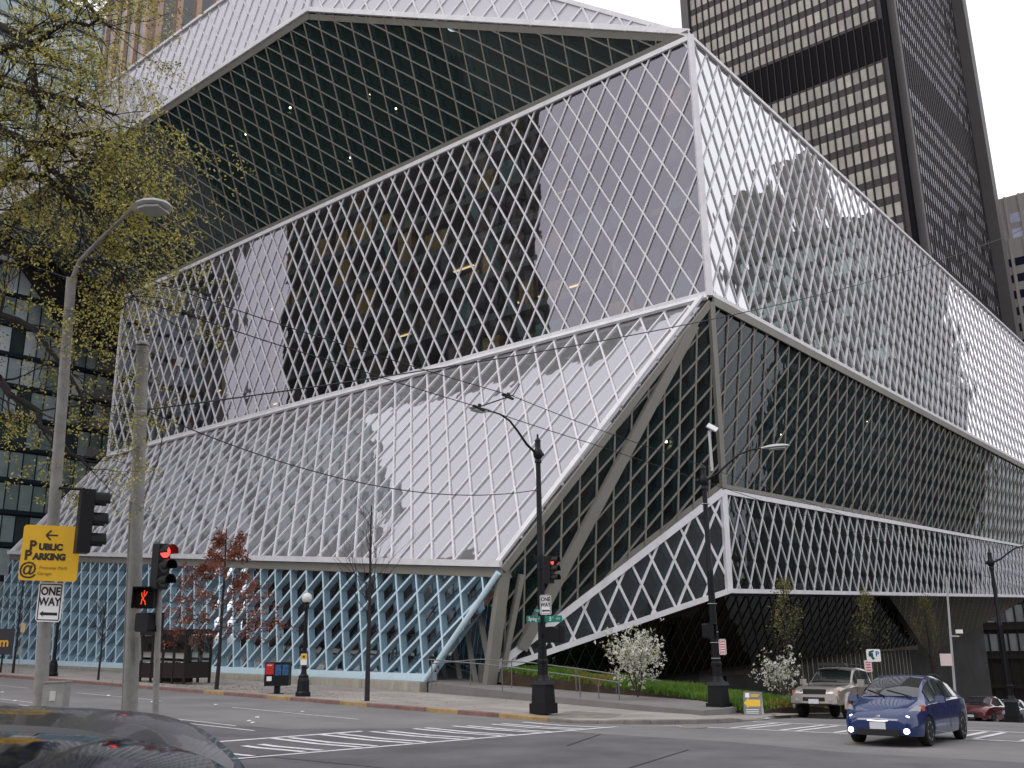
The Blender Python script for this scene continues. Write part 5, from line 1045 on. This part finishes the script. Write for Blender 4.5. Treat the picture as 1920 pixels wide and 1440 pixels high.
for sg in (-1, 1):
    MB().lathe((2.51, sg*.60, .60), [(.07, -.02), (.065, .03), (.02, .04)], 14, axis='x').build('fog_light', m_head, tk); MB().box((2.28, sg*.82, .86), (.10, .05, .14)).build('indicator', m_amber, tk)
    MB().box((.66, sg*1.06, 1.24), (.10, .24, .20)).box((.70, sg*.93, 1.17), (.05, .1, .05)).build('door_mirror', m_tan2, tk)
    for wx in (1.52, -1.6):
        vs = []
        for t in np.linspace(-.12, PI+.12, 15):
            for rr_, yy in ((.40, .90), (.43, .975), (.50, .975), (.52, .89)): vs.append((wx+rr_*math.cos(t), sg*yy, .385+rr_*math.sin(t)))
        mesh_obj('wheel_arch', vs, [(i*4+j, i*4+j+1, i*4+j+5, i*4+j+4) for i in range(14) for j in range(3)], m_tan2, tk, None, True)
    MB().tube([(-1.0, sg*.60, 1.86), (.2, sg*.60, 1.86), (.42, sg*.60, 1.80)], .028, 6).build('roof_rail', m_black, tk, True)
    for dx in (-.24, .64, -1.16): MB().bar((dx, sg*.915, .5), (dx, sg*.895, 1.1), .014, V(0, sg, 0), 0, .004).build('door_seam', m_trim, tk)
    MB().box((.1, sg*.90, .40), (2.1, .14, .05)).build('side_step', m_chrome, tk)
for dx in (-.9, -.3, .15): MB().tube([(dx, -.6, 1.87), (dx, .6, 1.87)], .02, 6).build('roof_bar', m_black, tk, True)
MB().box((.42, 0, 1.86), (.26, 1.1, .1), taper=.8).build('wind_deflector', m_black, tk)
# cars down the cross street
SD = [(-2.25, .40, .82, .92, .66, .5), (-2.15, .28, .90, 1.0, .80, .58), (-1.5, .25, .92, 1.05, .86, .60), (-1.25, .25, .92, 1.10, .86, .58), (-.7, .24, .92, 1.38, .87, .56), (-.2, .24, .91, 1.43, .87, .57), (.3, .24, .90, 1.38, .87, .58), (1.0, .24, .88, 1.0, .87, .64), (1.15, .24, .87, .95, .87, .66), (1.8, .24, .78, .86, .84, .62), (2.15, .24, .64, .74, .76, .56), (2.28, .28, .52, .6, .62, .46)]
for nm, lb, px, py, dep, cl, rz in [('red_sedan', 'dark red sedan waiting down the cross street, nearest the blue hatchback', 1848, 1352, 50, (.10, .012, .018), 178), ('silver_sedan', 'silver sedan beside the red one at the right edge', 1896, 1352, 52, (.36, .37, .42), 182)]:
    p = at(px, py, dep); o, _ = car(nm, lb, 'car', (p[0], p[1], p[2]), math.radians(rz), mat('paint_'+nm, cl, .25, coat=1, metal=.3), SD, (1.4, -1.35), .31, [('front_side_window', -.1, .85), ('rear_side_window', -1.0, -.18)], [('windscreen', .35, .98), ('rear_window', -1.2, -.75)], group='cars waiting on the cross street')
    mirror_front(o, 'headlight', [(1.95, .74, .76), (2.06, .70, .62), (2.22, .46, .56), (2.16, .46, .68)], m_head if nm[0] == 's' else m_amber, .03); MB().box((2.24, 0, .42), (.08, .7, .16)).build('grille', m_trim, o); MB().box((2.29, 0, .36), (.03, .3, .12)).build('number_plate', m_plate, o)
# dark estate car right beside the onlooker, and a taxi behind it
m_nblk = mat('paint_near_black', (.004, .006, .014), .07, coat=.0, spec=.34)
WG = [(-2.35, .40, .90, .96, .70, .5), (-2.28, .28, .95, 1.2, .82, .56), (-2.0, .25, .97, 1.42, .88, .60), (-1.7, .25, .97, 1.50, .89, .61), (-1.0, .24, .96, 1.54, .90, .63), (0, .24, .95, 1.55, .90, .63), (.5, .24, .94, 1.50, .90, .63), (1.15, .24, .92, 1.12, .90, .70), (1.4, .24, .90, 1.02, .89, .72), (2.0, .24, .80, .90, .86, .64), (2.3, .26, .62, .72, .74, .5)]
fwd = unit(V(-.82, .57, 0))
def near_car(nm, lb, px, py, dep, paint, rear=-1.95, roof=1.53, rails=True, fw=fwd):
    e = at(px, py, dep); c = e-V(0, 0, e[2])-fw*rear; z = e[2]-roof
    o, _ = car(nm, lb, 'car', (c[0], c[1], z), math.atan2(fw[1], fw[0]), paint, WG, (1.45, -1.4), .33, [('front_side_window', 0, 1.0), ('rear_side_window', -1.05, -.08), ('rear_quarter_window', -1.9, -1.15)], [('windscreen', .55, 1.2)], group='cars close to the onlooker', seat=False)
    if rails:
        for sg in (-1, 1): MB().tube([(-1.85, sg*.57, 1.50), (-1.7, sg*.60, 1.575), (.1, sg*.61, 1.61), (.3, sg*.6, 1.55)], .022, 8).build('roof_rail', m_lamp if nm[0] == 'g' else m_trim, o, True)
    return o
near_car('black_estate_car', 'glossy black car closest by, its curved roof cut by the lower left corner', 70, 1403, 2.6, m_nblk, rear=-1.62, roof=1.50, rails=False, fw=unit(V(-.70, .72, 0)))
near_car('grey_estate_car', 'dark grey car just beyond the glossy black roof, with black side windows', 235, 1338, 4.7, mat('paint_dark_grey', (.03, .031, .036), .3, coat=.5), rear=-1.75, roof=1.50, rails=False, fw=unit(V(-.72, .69, 0)))
near_car('orange_taxi', 'orange roofed taxi behind the two dark cars, only a strip of roof showing', 62, 1316, 7.6, mat('taxi_orange', (.50, .22, .015), .45), rails=False)
